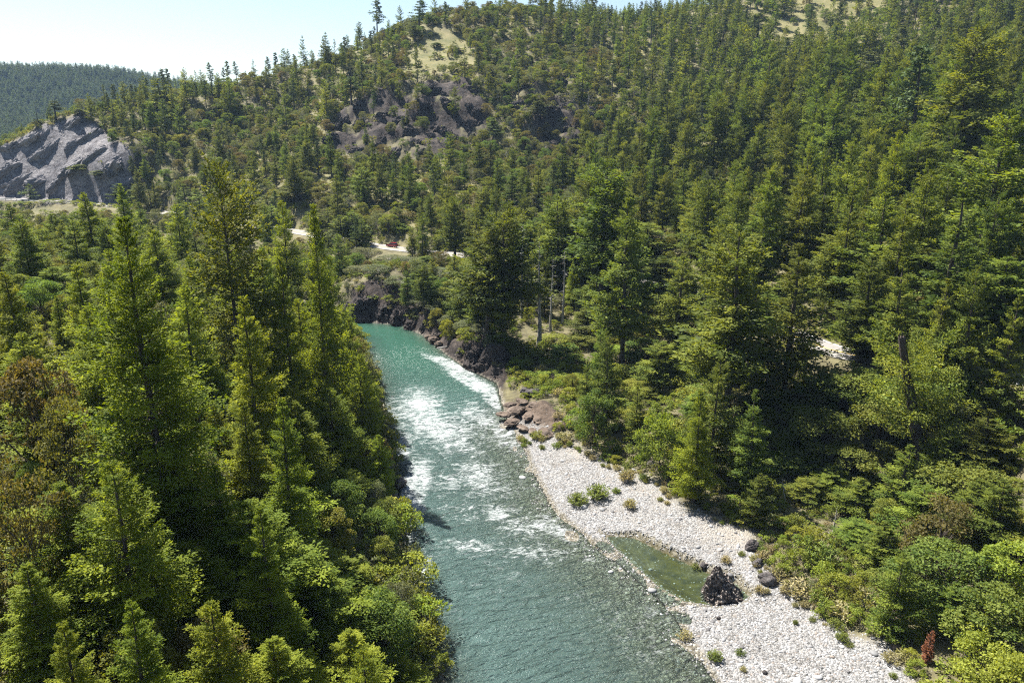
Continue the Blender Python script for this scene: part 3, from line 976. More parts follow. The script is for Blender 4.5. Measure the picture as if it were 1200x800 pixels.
def snag_geo(seed, H, r0, nbr, broken=True, lean=0.0, blen=.16, start=.3):
    r = np.random.default_rng(seed)
    g = Geo()
    zz = np.linspace(0, H, 10)
    bend = np.cumsum(r.normal(0, .004 * H, (10, 2)), 0)
    bend[:, 0] += lean * zz
    tip = .45 if broken else .06
    rad = r0 * (1 - (1 - tip) * (zz / H) ** .9)
    rad[0] *= 1.3
    g.tube(np.column_stack([bend, zz]), rad, 6)
    if broken:   # splintered end
        for i in range(6):
            a = i * 1.047
            q = np.array([bend[-1, 0] + math.cos(a) * rad[-1] * .75, bend[-1, 1] + math.sin(a) * rad[-1] * .75, H - .1])
            g.tube(np.array([q, q + [0, 0, r.uniform(.2, 1.0)]]), np.array([rad[-1] * .3, .01]), 3, cap=False)
    for i in range(nbr):
        h = H * r.uniform(start, .98)
        az = r.random() * 6.283
        L = H * blen * r.uniform(.3, 1) * (1.15 - h / H * .7)
        b = np.array([np.interp(h, zz, bend[:, 0]), np.interp(h, zz, bend[:, 1]), h])
        d = np.array([math.cos(az), math.sin(az), r.uniform(-.35, .25)])
        t3 = np.linspace(0, 1, 4)
        pts = b + d * (L * t3)[:, None] + r.normal(0, .05 * L, (4, 3)) * t3[:, None]
        g.tube(pts, np.array([.16, .11, .07, .02]) * min(r0, .6) + .006, 3, cap=False)
        for q in range(2):
            p0 = pts[1 + q]
            d2 = unit(d + r.normal(0, .6, 3)) * L * .35
            g.tube(np.array([p0, p0 + d2]), np.array([.05, .015]) * min(r0, .6) + .005, 3, cap=False)
    return g


def rock_mesh(name, seed, sub, mat, squash=(1, 1, .7), rough=.28, facet=.35, ridge=.2, fine=0.0, cutz=None, flat=True):
    bm = bmesh.new()
    bmesh.ops.create_icosphere(bm, subdivisions=sub, radius=1)
    V = np.array([v.co[:] for v in bm.verts])
    r = np.random.default_rng(seed)
    o = r.random(3) * 40
    n = unit(V)
    rad = np.ones(len(V))
    for _ in range(9):   # chop with random planes for broken faces
        pn = unit(r.normal(0, 1, 3))
        pd = r.uniform(.55, .92)
        dd = n @ pn
        rad = np.where(dd > 0, np.minimum(rad, np.where(dd > 1e-3, pd / np.maximum(dd, 1e-3), 9) * facet + rad * (1 - facet)), rad)
    rad += rough * fbm(n[:, 0] + o[0], n[:, 1] + o[1], n[:, 2] + o[2], 1.3, 3)
    rad += ridge * (ridged(n[:, 0] + o[1], n[:, 1] + o[2], n[:, 2] + o[0], 2.1, 4) - .3)
    if fine:
        rad += fine * (ridged(n[:, 0] + o[1], n[:, 1] + o[2], n[:, 2] + o[0], 6.5, 3) - .2)
    V = n * rad[:, None] * np.array(squash)
    for v, c in zip(bm.verts, V):
        v.co = c
    me = bpy.data.meshes.new(name)
    bm.to_mesh(me)
    bm.free()
    me.materials.append(mat)
    me.polygons.foreach_set('use_smooth', np.full(len(me.polygons), not flat, bool))
    return me


# prototypes: kind -> list of (trunk mesh, crown mesh, joined mesh, height, radius)
PROTO = {}


def proto(key, geo, H, R, bark, leaf):
    tr, cr = geo
    mats = [M[bark], M[leaf]]
    t = tr.mesh(key + '_trunk', [mats[0]], True)
    c = cr.mesh(key + '_crown', [mats[1]])
    j = merge(key + '_whole', (tr, cr), mats)
    PROTO.setdefault(key, []).append((t, c, j, H, R))


for i in range(4):
    proto('fir_near', fir_geo(100 + i, 24, [5.2, 4.4, 5.6, 4.0][i], 36, 6, [.06, .10, .04, .08][i], 12, 7, [.80, .9, .72, .85][i], .14, .5), 24, 4.8, 'bark', 'fir_bright')
for i in range(5):
    proto('fir_mid', fir_geo(200 + i, 28, [5.4, 4.6, 5.8, 4.4, 5.2][i], 32, 6, [.10, .2, .06, .14, .28][i], 11, 5, [.72, .85, .62, .9, .6][i], .24, .65), 28, 5.0, 'bark', 'fir')
for i in range(4):
    proto('fir_far', fir_geo(300 + i, 20, [3.9, 3.3, 4.4, 3.6][i], 16, 5, [.08, .15, .06, .22][i], 8, 3, [.75, .85, .65, .6][i], .18, .6), 20, 3.7, 'bark', 'fir')
for i in range(3):
    proto('fir_tiny', fir_geo(400 + i, 18, [3.2, 2.7, 3.6][i], 14, 5, .05, 4, 2, .8, .05, .4, .6), 18, 3.1, 'bark', 'dark_fir')
proto('big_fir', fir_geo(511, 28, 6.4, 42, 7, .03, 13, 8, .86, .16, .5, wid=.38), 28, 6.1, 'bark', 'fir_bright')
proto('old_fir', fir_geo(501, 30, 6.0, 27, 6, .16, 14, 6, .8, .25, .6, flat_top=True), 30, 6, 'bark', 'fir')
for i in range(4):
    proto('pine', pine_geo(600 + i, 20, [3.4, 3.0, 2.6, 3.8][i], [60, 54, 46, 70][i], [.35, .45, .5, .3][i]), 20, 3.2, 'bark', 'pine')
for i in range(5):
    proto('oak', broad_geo(700 + i, 9, [3.6, 4.2, 3.2, 3.8, 4.0][i], [46, 54, 40, 50, 44][i], 150, .29, .15), 9, 3.8, 'bark', 'oak')
for i in range(2):
    proto('madrone', broad_geo(750 + i, 9, [3.4, 3.9][i], 40, 120, .30, .25, .16, 2), 9, 3.6, 'bark', 'madrone')
for i in range(2):
    proto('grey_oak', broad_geo(770 + i, 8, [3.6, 4.0][i], 42, 120, .27, .15, .14, 2), 8, 3.8, 'pale_bark', 'grey_leaf')
for i in range(4):
    proto('shrub', broad_geo(800 + i, 3, [1.9, 2.2, 1.7, 2.0][i], 22, 60, .24, .05, .06, 3, .8), 3, 1.95, 'bark', 'brush')
for i in range(3):
    proto('lime_tree', broad_geo(780 + i, 6, [2.8, 3.2, 2.6][i], [40, 44, 36][i], 140, .235, .06, .10, 3), 6, 2.9, 'bark', 'lime')
for i in range(2):
    proto('lime_shrub', broad_geo(860 + i, 3, [1.9, 2.1][i], 22, 60, .24, .05, .06, 3, .8), 3, 1.95, 'bark', 'lime')
for i in range(2):
    proto('shrub_low', broad_geo(830 + i, 2.4, 1.9, 9, 26, .42, .05, .05, 2, .8), 2.4, 1.9, 'bark', 'brush')
for i in range(2):
    proto('shrub_grey', broad_geo(850 + i, 2.6, 2.0, 14, 40, .28, .05, .05, 3, .8), 2.6, 2.0, 'pale_bark', 'grey_leaf')


def willow_geo(seed, H, R, n, leaf_n=9):
    """many thin upright stems fanning out of the gravel, narrow leaves along them"""
    r = np.random.default_rng(seed)
    tr, cr = Geo(), Geo()
    for i in range(n):
        a = r.random() * 6.283
        q = r.random() ** .6
        b = np.array([math.cos(a), math.sin(a), 0]) * R * .45 * q
        tip = np.array([math.cos(a) * R * q, math.sin(a) * R * q, H * (1 - .4 * q * q) * r.uniform(.7, 1.05)])
        mid = (b + tip) / 2 + np.array([0, 0, .1 * H])
        tr.tube(np.array([b, mid, tip]), np.array([.02, .014, .005]), 3, cap=False)
        t = r.uniform(.25, 1, leaf_n)
        P = np.where(t[:, None] < .5, b + (mid - b) * (t * 2)[:, None], mid + (tip - mid) * (t * 2 - 1)[:, None])
        bd = unit(unit(tip - b) * .8 + r.normal(0, .6, (leaf_n, 3)))
        ws = unit(np.cross(bd, r.normal(0, 1, (leaf_n, 3)) + [0, 0, 1.2]))
        L = r.uniform(.16, .34, leaf_n)
        cr.blades(P, bd, ws, L, L * .36, np.clip(r.normal(.5, .22) + r.normal(0, .15, leaf_n), 0, 1))
    return tr, cr


for i in range(3):
    proto('willow', willow_geo(900 + i, 2.2, [1.4, 1.2, 1.6][i], 110, 10), 2.2, 1.4, 'bark', 'willow')
for i in range(2):
    proto('straw_bush', willow_geo(920 + i, 1.6, [1.2, 1.0][i], 90, 7), 1.6, 1.1, 'pale_bark', 'straw')
proto('rust_fir', fir_geo(950, 4.2, .50, 15, 4, .06, 4, 3, .7, .25, .6), 4.2, .62, 'bark', 'rust')

# ------------------------------------------------------------------ where everything grows
PLANTS = []   # dict(kind, key, idx, x, y, z, H, R, rot, hero)


def zat(x, y):
    return float(land(np.array([float(x)]), np.array([float(y)]))[0])


def plant(kind, key, x, y, H, R, idx=None, label=None, z=None, tilt=(0, 0)):
    v = PROTO[key]
    i = RNG.integers(len(v)) if idx is None else idx % len(v)
    z = zat(x, y) if z is None else z
    PLANTS.append(dict(kind=kind, key=key, i=int(i), x=float(x), y=float(y), z=float(z) - .15, H=float(H), R=float(R), rot=float(RNG.random() * 6.283), label=label, tilt=tilt))


def hero(kind, key, px, top, Y, wpx, idx=None, label=None, minH=3):
    p = at_y(px, top, Y)
    t = Y * CT + (CAMZ - p[2]) * ST
    g = zat(p[0], Y)
    plant(kind, key, p[0], Y, max(minH, p[2] - g), wpx / 2 * t / FPX, idx, label, g)


FT = 'fir_tree'
# near left bank
hero(FT, 'big_fir', 145, 253, 62, 172, 0, 'tallest and broadest bright green fir on the near left bank')
hero(FT, 'old_fir', 255, 188, 105, 100, 0, 'irregular old fir with a ragged top standing clear of the left-bank trees')
hero(FT, 'fir_near', 366, 240, 112, 72, 1, 'tall slender fir at the water side end of the left-bank trees')
for a in [(282, 345, 86, 95), (212, 335, 95, 80), (330, 300, 104, 72), (303, 290, 145, 62), (100, 225, 175, 52), (28, 268, 150, 66), (62, 312, 122, 76),
          (408, 372, 124, 50), (128, 542, 47, 125), (66, 566, 49, 110), (288, 588, 58, 135), (372, 660, 60, 110), (150, 705, 38, 120), (245, 708, 42, 120), (72, 728, 36, 110),
          (322, 742, 46, 120), (402, 655, 70, 85), (342, 470, 84, 95), (285, 468, 76, 70), (252, 545, 60, 62), (196, 520, 60, 60), (425, 425, 132, 42), (385, 455, 100, 72), 
          (390, 545, 88, 80), (340, 570, 76, 85), (20, 390, 80, 90), (45, 440, 72, 100), (240, 420, 92, 80), (310, 400, 110, 70), (180, 270, 130, 60), (205, 240, 190, 46), (230, 305, 140, 55), (330, 235, 175, 44),
          (385, 300, 135, 50), (350, 350, 118, 60), (140, 215, 215, 40), (60, 250, 185, 50), (10, 240, 200, 48), (440, 690, 66, 80), (180, 620, 54, 90), (230, 640, 52, 95), (470, 770, 58, 70), (410, 740, 54, 90), (30, 660, 42, 105)]:
    hero(FT, 'fir_near', *a)
# the firs of the right bank and the slope above it
for a in [(710, 186, 192, 118), (737, 232, 160, 112), (690, 205, 215, 84), (655, 228, 215, 76), (590, 236, 168, 100), (570, 262, 172, 96), (622, 258, 235, 60), (556, 285, 200, 64), (531, 300, 212, 50), 
          (870, 268, 117, 150), (938, 285, 119, 120), (985, 270, 150, 100), (1024, 300, 120, 96), (905, 200, 176, 92), (970, 212, 176, 96), (1042, 226, 138, 115), (1130, 222, 118, 145), (1182, 128, 150, 140), (800, 300, 160, 84), (835, 340, 136, 84), (775, 400, 140, 66), (905, 395, 118, 74), (818, 455, 122, 56), (760, 455, 136, 50), (1065, 520, 92, 90), (1115, 500, 92, 96), (950, 560, 98, 58), (875, 520, 112, 50), (1040, 610, 80, 84), (1085, 570, 84, 92), (1150, 560, 80, 100), (715, 440, 150, 46), (1120, 680, 66, 84), (1180, 560, 76, 100), (1005, 610, 86, 66), (690, 360, 178, 60),
          (1146, 28, 238, 112), (1000, 62, 335, 50), (905, 42, 385, 40), (1120, 60, 250, 84), (1040, 70, 290, 66), (860, 150, 320, 56), (800, 210, 262, 64), (770, 180, 290, 58), (830, 235, 240, 70), (760, 260, 226, 74), (1080, 160, 210, 88),
          (1180, 300, 120, 120), (1090, 290, 134, 100), (1060, 180, 235, 70), (940, 150, 280, 62), (1010, 190, 232, 76), (880, 110, 350, 48), (730, 130, 370, 44), (660, 160, 330, 40), (600, 200, 300, 44), (560, 230, 285, 44), (1165, 480, 92, 120), (915, 330, 160, 76),
          (1010, 560, 94, 70), (975, 545, 100, 66), (935, 510, 108, 60), (1030, 400, 122, 70), (670, 300, 215, 60), (705, 340, 195, 60), (500, 300, 232, 46), (470, 270, 288, 36), (426, 262, 292, 34), (412, 270, 280, 38), (1062, 300, 113, 84), (1110, 325, 108, 80), (1150, 310, 105, 84), (1195, 345, 100, 80), (1030, 345, 118, 56), (800, 330, 176, 60), (850, 322, 166, 56), (775, 300, 196, 56), (640, 300, 228, 50), (690, 280, 224, 50), (600, 290, 222, 46), (560, 300, 226, 44), (900, 340, 148, 64), (700, 312, 195, 48), (738, 318, 190, 50), (772, 322, 184, 52), (680, 296, 206, 48), (722, 300, 200, 48), (806, 318, 176, 50), (540, 318, 188, 42), (560, 326, 180, 46), (579, 306, 178, 52), (524, 328, 198, 38), (506, 322, 207, 38), (488, 318, 216, 36), (590, 352, 168, 44)]:
    hero(FT, 'fir_mid', a[0], a[1], a[2], a[3] * .80)
for a in [(185, 92, 455, 42), (195, 100, 452, 34), (345, 215, 330, 36), (312, 228, 330, 34), (425, 196, 320, 34), (95, 205, 398, 26), (118, 210, 392, 26), (306, 236, 312, 30), (317, 240, 306, 26), (372, 250, 286, 28), (384, 244, 288, 30), (398, 252, 282, 30), (412, 246, 284, 28), (424, 256, 276, 26), (232, 226, 345, 30), (215, 215, 350, 28), (262, 228, 335, 28), (275, 222, 330, 26), (175, 222, 365, 26), (160, 216, 372, 24), (32, 215, 396, 20), (140, 215, 382, 28)]:
    hero(FT, 'fir_far', *a)
hero('pine_tree', 'pine', 1086, 52, 262, 62, 1, 'tall leaning pine with a long bare trunk on the right slope')
for a in [(630, 118, 415, 34), (578, 140, 405, 26), (605, 175, 395, 24), (548, 175, 392, 22), (890, 15, 520, 36), (950, 10, 545, 20), (935, 40, 500, 28), (410, 90, 440, 30), (490, 0, 545, 24), (486, 30, 530, 22), (512, 55, 520, 18), (536, 60, 510, 18), (45, 140, 434, 18), (62, 118, 436, 26), (95, 135, 434, 20), (1020, 60, 400, 34), (1060, 30, 420, 34), (980, 30, 470, 26), (460, 200, 350, 30), (400, 190, 360, 26), (440, 0, 560, 20)]:
    hero('pine_tree', 'pine', *a)
hero(FT, 'rust_fir', 1092, 742, 63, 10, 0, 'small rust-red dead conifer beside the lower end of the gravel bar', 2.5)
for px in range(-6, 160, 9):
    hero('shrub', 'shrub', px + RNG.uniform(-3, 3), 241 + RNG.uniform(0, 4) + max(0, px - 100) * .05, 390 - px * .12, RNG.uniform(10, 18), minH=1.8)
# broadleaf masses of the near right slope
BT = 'broadleaf_tree'
for a in [(1120, 640, 70, 110), (1060, 660, 72, 80), (1175, 690, 62, 110), (1090, 672, 72, 80), (1160, 590, 80, 110), (1130, 540, 88, 100), (960, 478, 106, 90), (1000, 430, 112, 90), (1100, 420, 106, 100), (1040, 470, 104, 90), (930, 530, 104, 66), (1000, 520, 101, 70), (900, 560, 104, 60),
          (1190, 640, 68, 100), (1160, 745, 58, 90), (1195, 770, 54, 90), (830, 470, 128, 66), (790, 340, 190, 60), (760, 400, 160, 64), (800, 430, 144, 70), (860, 480, 122, 56), (720, 420, 164, 50), (690, 400, 172, 46), (720, 345, 184, 50), (760, 352, 174, 50), (745, 335, 186, 46), (690, 335, 196, 44), (900, 436, 128, 52), (932, 448, 121, 54), (962, 446, 117, 50), (880, 426, 135, 46), (988, 448, 113, 46), (915, 470, 115, 58), (952, 478, 110, 52), (845, 440, 135, 50), (1030, 440, 108, 54), (1075, 430, 106, 60), (760, 470, 137, 50), (700, 455, 152, 42), (660, 430, 168, 40)]:
    hero(BT, 'lime_tree' if (a[0] * 7 + a[1]) % 3 == 0 else 'oak', *a)
for a in [(455, 300, 252, 44), (480, 305, 240, 48), (430, 288, 262, 34), (510, 322, 222, 44), (700, 372, 176, 54), (655, 345, 205, 40), (495, 348, 206, 38), (516, 356, 198, 38), (532, 374, 189, 34), (549, 382, 181, 38), (566, 390, 175, 34), (582, 402, 168, 32), (470, 330, 216, 40), (442, 318, 222, 38), (422, 312, 228, 34)]:
    hero(BT, 'grey_oak', *a)
for a in [(610, 425, 160, 34), (628, 412, 166, 36), (645, 440, 152, 36), (615, 440, 153, 30), (670, 450, 149, 40), (600, 415, 166, 30), (690, 470, 144, 40), (650, 400, 176, 40), (725, 490, 134, 44), (675, 425, 162, 36), (745, 510, 126, 44), (705, 430, 160, 40), (780, 520, 120, 44), (740, 450, 146, 40)]:
    hero(BT, 'lime_tree', *a, minH=2.2)
for a in [(30, 420, 68, 100), (20, 560, 47, 90), (70, 470, 60, 76), (1165, 215, 190, 40), (865, 225, 250, 40), (1095, 335, 125, 60), (470, 245, 300, 30)]:
    hero(BT, 'madrone', *a)

# spacing grid
cells = {}


def free(x, y, r):
    k = 6.0
    n = int(math.ceil((r + 4) / k))
    cx_, cy_ = int(math.floor(x / k)), int(math.floor(y / k))
    for i in range(-n, n + 1):
        for j in range(-n, n + 1):
            for (qx, qy, qr) in cells.get((cx_ + i, cy_ + j), ()):
                if (qx - x) ** 2 + (qy - y) ** 2 < (r + qr) ** 2:
                    return False
    return True


def take(x, y, r):
    cells.setdefault((int(math.floor(x / 6.0)), int(math.floor(y / 6.0))), []).append((x, y, r))


for p in PLANTS:
    take(p['x'], p['y'], p['R'] * .45)

SKY = np.array([(-400, 170), (-60, 175), (0, 168), (40, 150), (88, 132), (110, 112), (150, 98), (185, 90), (265, 72), (330, 58), (410, 30), (455, 4), (500, -12), (600, -25), (660, -14), (690, 2), (720, 14), (760, 6), (800, 2), (840, -20), (1200, -200), (1600, -300)])
LTOP = np.array([(-400, 255), (0, 258), (60, 245), (100, 236), (150, 252), (215, 240), (240, 205), (280, 212), (310, 252), (350, 262), (378, 262), (400, 335), (420, 380), (440, 440), (462, 510), (470, 600), (480, 680), (520, 800)])
WINDOWS = [(436, 276, 478, 302, 280), (324, 262, 360, 277, 305), (284, 256, 300, 268, 320), (-40, 226, 150, 243, 400), (962, 404, 1000, 432, 125), (590, 462, 655, 520, 150), (604, 280, 668, 425, 186), (970, 592, 992, 680, 88), (900, 575, 940, 645, 95), (1078, 732, 1108, 785, 66)]
WET = [(415, 376), (470, 381), (498, 394), (520, 413), (545, 431), (582, 449), (590, 500), (650, 540), (690, 520), (760, 560), (840, 610), (880, 640), (900, 690), (1000, 740), (1075, 800), (540, 800), (500, 720), (486, 650), (476, 590), (470, 540), (462, 480), (446, 430), (430, 398)]


def try_plant(x, y, z, kind, key, H, R, sp):
    if not free(x, y, sp):
        return False
    px, py = proj(x, y, z)
    if y > 25:
        top_lim = np.interp(px, SKY[:, 0], SKY[:, 1])
        _, pt = proj(x, y, z + H)
        if pt < top_lim:
            Hn = H * max(.35, 1 - (top_lim - pt + RNG.uniform(-8, 3)) / max(4, py - pt))
            R *= (Hn / H) ** .6
            H = Hn
        if x < 0 and y < 235 and px < 470 and zone_left(x, y):
            lim = np.interp(px, LTOP[:, 0], LTOP[:, 1]) + RNG.uniform(0, 22)
            _, pt = proj(x, y, z + H)
            if pt < lim:
                Hn = H * (1 - (lim - pt) / max(4, py - pt))
                if Hn < 3.5:
                    return False
                R *= (Hn / H) ** .7
                H = Hn
        _, pt = proj(x, y, z + H)
        t = y * CT + (CAMZ - z) * ST
        wp = R * FPX / t * .8
        for (a, b, c, d, ym) in WINDOWS:
            if y < ym and px + wp > a and px - wp < c and pt < d and py > b:
                return False
        gx_ = np.array([px - wp * .8, px + wp * .8, px, px])
        gy_ = np.array([py * .6 + pt * .4] * 2 + [py, py * .35 + pt * .65])
        if inside(gx_, gy_, WET).any():
            return False
    plant(kind, key, x, y, H, R, None, None, z)
    take(x, y, sp)
    return True


def zone_left(x, y):
    """left bank, inside the bend"""
    xb = np.interp(y, [p[1] for p in L_EDGE[:11]], [p[0] for p in L_EDGE[:11]])
    return x < xb + 2


NC = 24000
rr = np.sqrt(RNG.uniform(24 ** 2, 690 ** 2, NC))
aa = RNG.uniform(-.82, .80, NC)
# extra candidates near
rr = np.concatenate([rr, RNG.uniform(22, 260, 6500)])
aa = np.concatenate([aa, RNG.uniform(-.85, .82, 6500)])
cxs, cys = rr * np.sin(aa), rr * np.cos(aa)
czs, cinf = land(cxs, cys, True)
cpx, cpy = proj(cxs, cys, czs)
patch = fbm(cxs, cys, 0, 1 / 70, 3, 1)
patch2 = fbm(cxs + 300, cys, 0, 1 / 45, 3, 2)
in_out = np.maximum(soft_in(cpx, cpy, OUTCROP, 6), .8 * soft_in(cpx, cpy, OUTCLIFF, 5))
in_clr = np.maximum(soft_in(cpx, cpy, CLEARING, 10), soft_in(cpx, cpy, MEADOW, 6))
in_cut = soft_in(cpx, cpy, ROCKCUT, 3)
in_bar = soft_in(cpx, cpy, BARP, 5)
for i in range(len(rr)):
    x, y, z = cxs[i], cys[i], czs[i]
    if z < .7 or cinf['dw'][i] < 2.5 or cinf['road'][i] < 6.0 or cinf['led'][i] > .3 or (cinf['cli'][i] > .5 and RNG.random() < .3):
        continue
    if in_bar[i] > .3 and y < 150:
        continue
    if y > 340 and RNG.random() < in_out[i] * (.93 - .25 * (cpx[i] > 570)):
        continue
    if y > 380 and x < -150 and y < 450 and RNG.random() < in_cut[i] * .995:
        continue
    if y > 300 and RNG.random() < in_clr[i] * .86:
        continue
    px = cpx[i]
    u = RNG.random()
    if zone_left(x, y) and y < 235:
        if px < 130 and y < 75 and u < .75:
            k = RNG.choice(['madrone', 'oak', 'grey_oak', 'shrub'], p=[.25, .25, .2, .3])
            H = RNG.uniform(3, 6)
            try_plant(x, y, z, 'shrub' if k == 'shrub' else BT, k, H if k != 'shrub' else H * .6, H * .42, 1.8)
        elif u < .72:
            H = RNG.uniform(7, 19)
            near = math.hypot(x, y) < 150
            try_plant(x, y, z, FT, 'fir_near' if near else 'fir_mid', H, H * RNG.uniform(.17, .23) + .4, 3.3)
        else:
            H = RNG.uniform(4, 8)
            try_plant(x, y, z, BT, RNG.choice(['oak', 'grey_oak', 'madrone'], p=[.65, .2, .15]), H, H * .45, 2.0)
    elif y < 260 and x > -20:           # right bank up to the road and beyond
        low = sstep(16, 6, z)
        near = sstep(150, 100, y)
        if u < .20 + .20 * low * (1 - .5 * near):
            H = RNG.uniform(3.5, 8.5) * (1 + .35 * near)
            k = RNG.choice(['oak', 'grey_oak', 'shrub', 'madrone', 'lime_tree'], p=[.36, .09, .20, .05, .30])
            if k == 'shrub':
                try_plant(x, y, z, 'shrub', 'shrub', H * .5, H * .36, 1.2)
            else:
                try_plant(x, y, z, BT, k, H, H * .40, 2.4)
        else:
            H = RNG.uniform(12, 30) * (1 - .34 * low)
            try_plant(x, y, z, FT, 'fir_near' if RNG.random() < .35 * near + .1 else 'fir_mid', H, H * RNG.uniform(.13, .19) + .6, 3.3)
    else:
        right = sstep(560, 800, px)
        dens_fir = np.clip(.20 + .62 * right + .9 * patch[i], .1, .95)
        if u < dens_fir:
            if RNG.random() < .10 + .12 * (1 - right):
                H = RNG.uniform(11, 19) * (1 + .35 * right)
                try_plant(x, y, z, 'pine_tree', 'pine', H, H * .17, 2.4)
            else:
                H = RNG.uniform(8, 22) * (1 + .75 * right * sstep(580, 330, y))
                try_plant(x, y, z, FT, 'fir_far' if y > 420 else 'fir_mid', H, H * RNG.uniform(.13, .19) + .4, 2.5 + .6 * right)
        else:
            H = RNG.uniform(3.5, 8)
            k = RNG.choice(['oak', 'grey_oak', 'madrone', 'shrub'], p=[.44, .20, .15, .21])
            if k == 'shrub':
                try_plant(x, y, z, 'shrub', 'shrub', H * .5, H * .36, 1.3)
            else:
                try_plant(x, y, z, BT, k, H, H * .5, 1.6)

# shrubs that fringe the gravel bar and the left waterline
for k in range(640):
    if k < 330:
        a = RNG.random()
        px, py = np.interp(a, np.linspace(0, 1, 9), [600, 640, 690, 760, 830, 880, 935, 1010, 1070]), np.interp(a, np.linspace(0, 1, 9), [452, 470, 512, 545, 590, 622, 672, 720, 775])
        px, py = px + abs(RNG.normal(0, 26)) - 3, py - abs(RNG.normal(0, 16)) + 2
        p = at_z(px, py, 1.8)
        x, y = p[0], p[1]
        z = zat(x, y)
        if z < .8:
            continue
        H = RNG.uniform(1.0, 3.2)
        key = RNG.choice(['lime_shrub', 'willow', 'straw_bush', 'shrub_grey', 'shrub'], p=[.42, .27, .13, .06, .12])
    else:
        j = RNG.integers(3, 12)
        f = RNG.random()
        q = np.array(L_EDGE[j]) * (1 - f) + np.array(L_EDGE[j + 1]) * f if j + 1 < len(L_EDGE) else np.array(L_EDGE[j])
        x, y = q[0] - RNG.uniform(.2, 6), q[1] + RNG.normal(0, .5)
        z = zat(x, y)
        H = RNG.uniform(1.6, 4.6)
        key = RNG.choice(['shrub', 'willow', 'shrub_grey', 'lime_shrub'], p=[.22, .20, .10, .48])
    if free(x, y, .75):
        plant('willow_bush' if key in ('willow', 'straw_bush') else 'shrub', key, x, y, H, H * RNG.uniform(.55, .8), None, None, z)
        take(x, y, .75)

for k in range(60):
    px, py = RNG.uniform(592, 672), RNG.uniform(398, 446)
    p = at_z(px, py, 4.0)
    if free(p[0], p[1], .9):
        H = RNG.uniform(1.2, 2.4)
        plant('shrub', RNG.choice(['lime_shrub', 'shrub', 'shrub_grey']), p[0], p[1], H, H * .75)
        take(p[0], p[1], .9)

# willow clumps and tufts standing by themselves on the gravel
for px, py, H, R, key, lab in [
        (700, 585, 2.4, 2.0, 'willow', 'largest bright green willow clump on the open gravel bar'),
        (677, 588, 1.8, 1.9, 'willow', 'spreading yellow-green willow left of the largest clump on the gravel'),
        (733, 568, 2.0, 1.6, 'straw_bush', 'olive and straw bush above the largest willow clump on the gravel'),
        (722, 580, 1.0, .9, 'willow', 'small green sprig between the gravel-bar willows'),
        (738, 598, 1.6, 1.3, 'straw_bush', 'dry straw bush at the lower right of the gravel-bar willows'),
        (662, 520, 1.7, 1.8, 'straw_bush', 'dry bush at the upper tip of the gravel bar'),
        (632, 512, 1.5, 1.7, 'willow', 'low green willow at the water by the brown ledge'),
        (838, 768, 1.3, 1.0, 'willow', 'round grassy tuft at the lower water edge of the gravel bar'),
        (868, 764, .8, .6, 'willow', 'small grassy tuft right of the round tuft on lower gravel'),
        (871, 782, .7, .5, 'straw_bush', 'smallest straw tuft below the others on the lower gravel'),
        (803, 742, 1.1, .9, 'straw_bush', 'reddish dry tuft at the waterline below the pool'),
        (850, 662, 1.1, .9, 'straw_bush', 'straw tuft just behind the big boulder'),
        (816, 660, .8, .7, 'willow', 'sparse green tuft at the upper edge of the pool'),
        (655, 500, 1.3, 1.4, 'straw_bush', 'dry bush between brown ledge and gravel'),
        (985, 730, 2.0, 2.0, 'straw_bush', 'broad olive dry bush on the inland edge of the lower gravel bar'),
        (935, 700, 1.8, 2.2, 'straw_bush', 'tall dry grass bush beside the small dark boulders'),
        (912, 680, 1.6, 1.6, 'straw_bush', 'dry grass bush just inland of the small boulders'),
        (960, 705, 1.5, 1.6, 'willow', 'green bush at the inland edge of the gravel above the broad dry bush')]:
    p = at_z(px, py, .6)
    plant('willow_bush', key, p[0], p[1], H, R, None, lab)

for k in range(300):
    a = RNG.random()
    e = np.array([(610, 505), (672, 520), (720, 547), (762, 562), (800, 592), (850, 612), (884, 626), (896, 650), (908, 672), (932, 698), (965, 722), (1002, 744), (1036, 760), (1062, 795)], float)
    q = a * (len(e) - 1)
    j = int(q)
    px, py = e[j] + (e[j + 1] - e[j]) * (q - j) if j + 1 < len(e) else e[-1]
    px, py = px - abs(RNG.normal(0, 16)) + 8, py + RNG.normal(0, 6)
    p = at_z(px, py, .9)
    if free(p[0], p[1], .4):
        H = RNG.uniform(.4, 1.3)
        plant('willow_bush', RNG.choice(['willow', 'straw_bush'], p=[.45, .55]), p[0], p[1], H, H * RNG.uniform(.6, .9))
        take(p[0], p[1], .4)

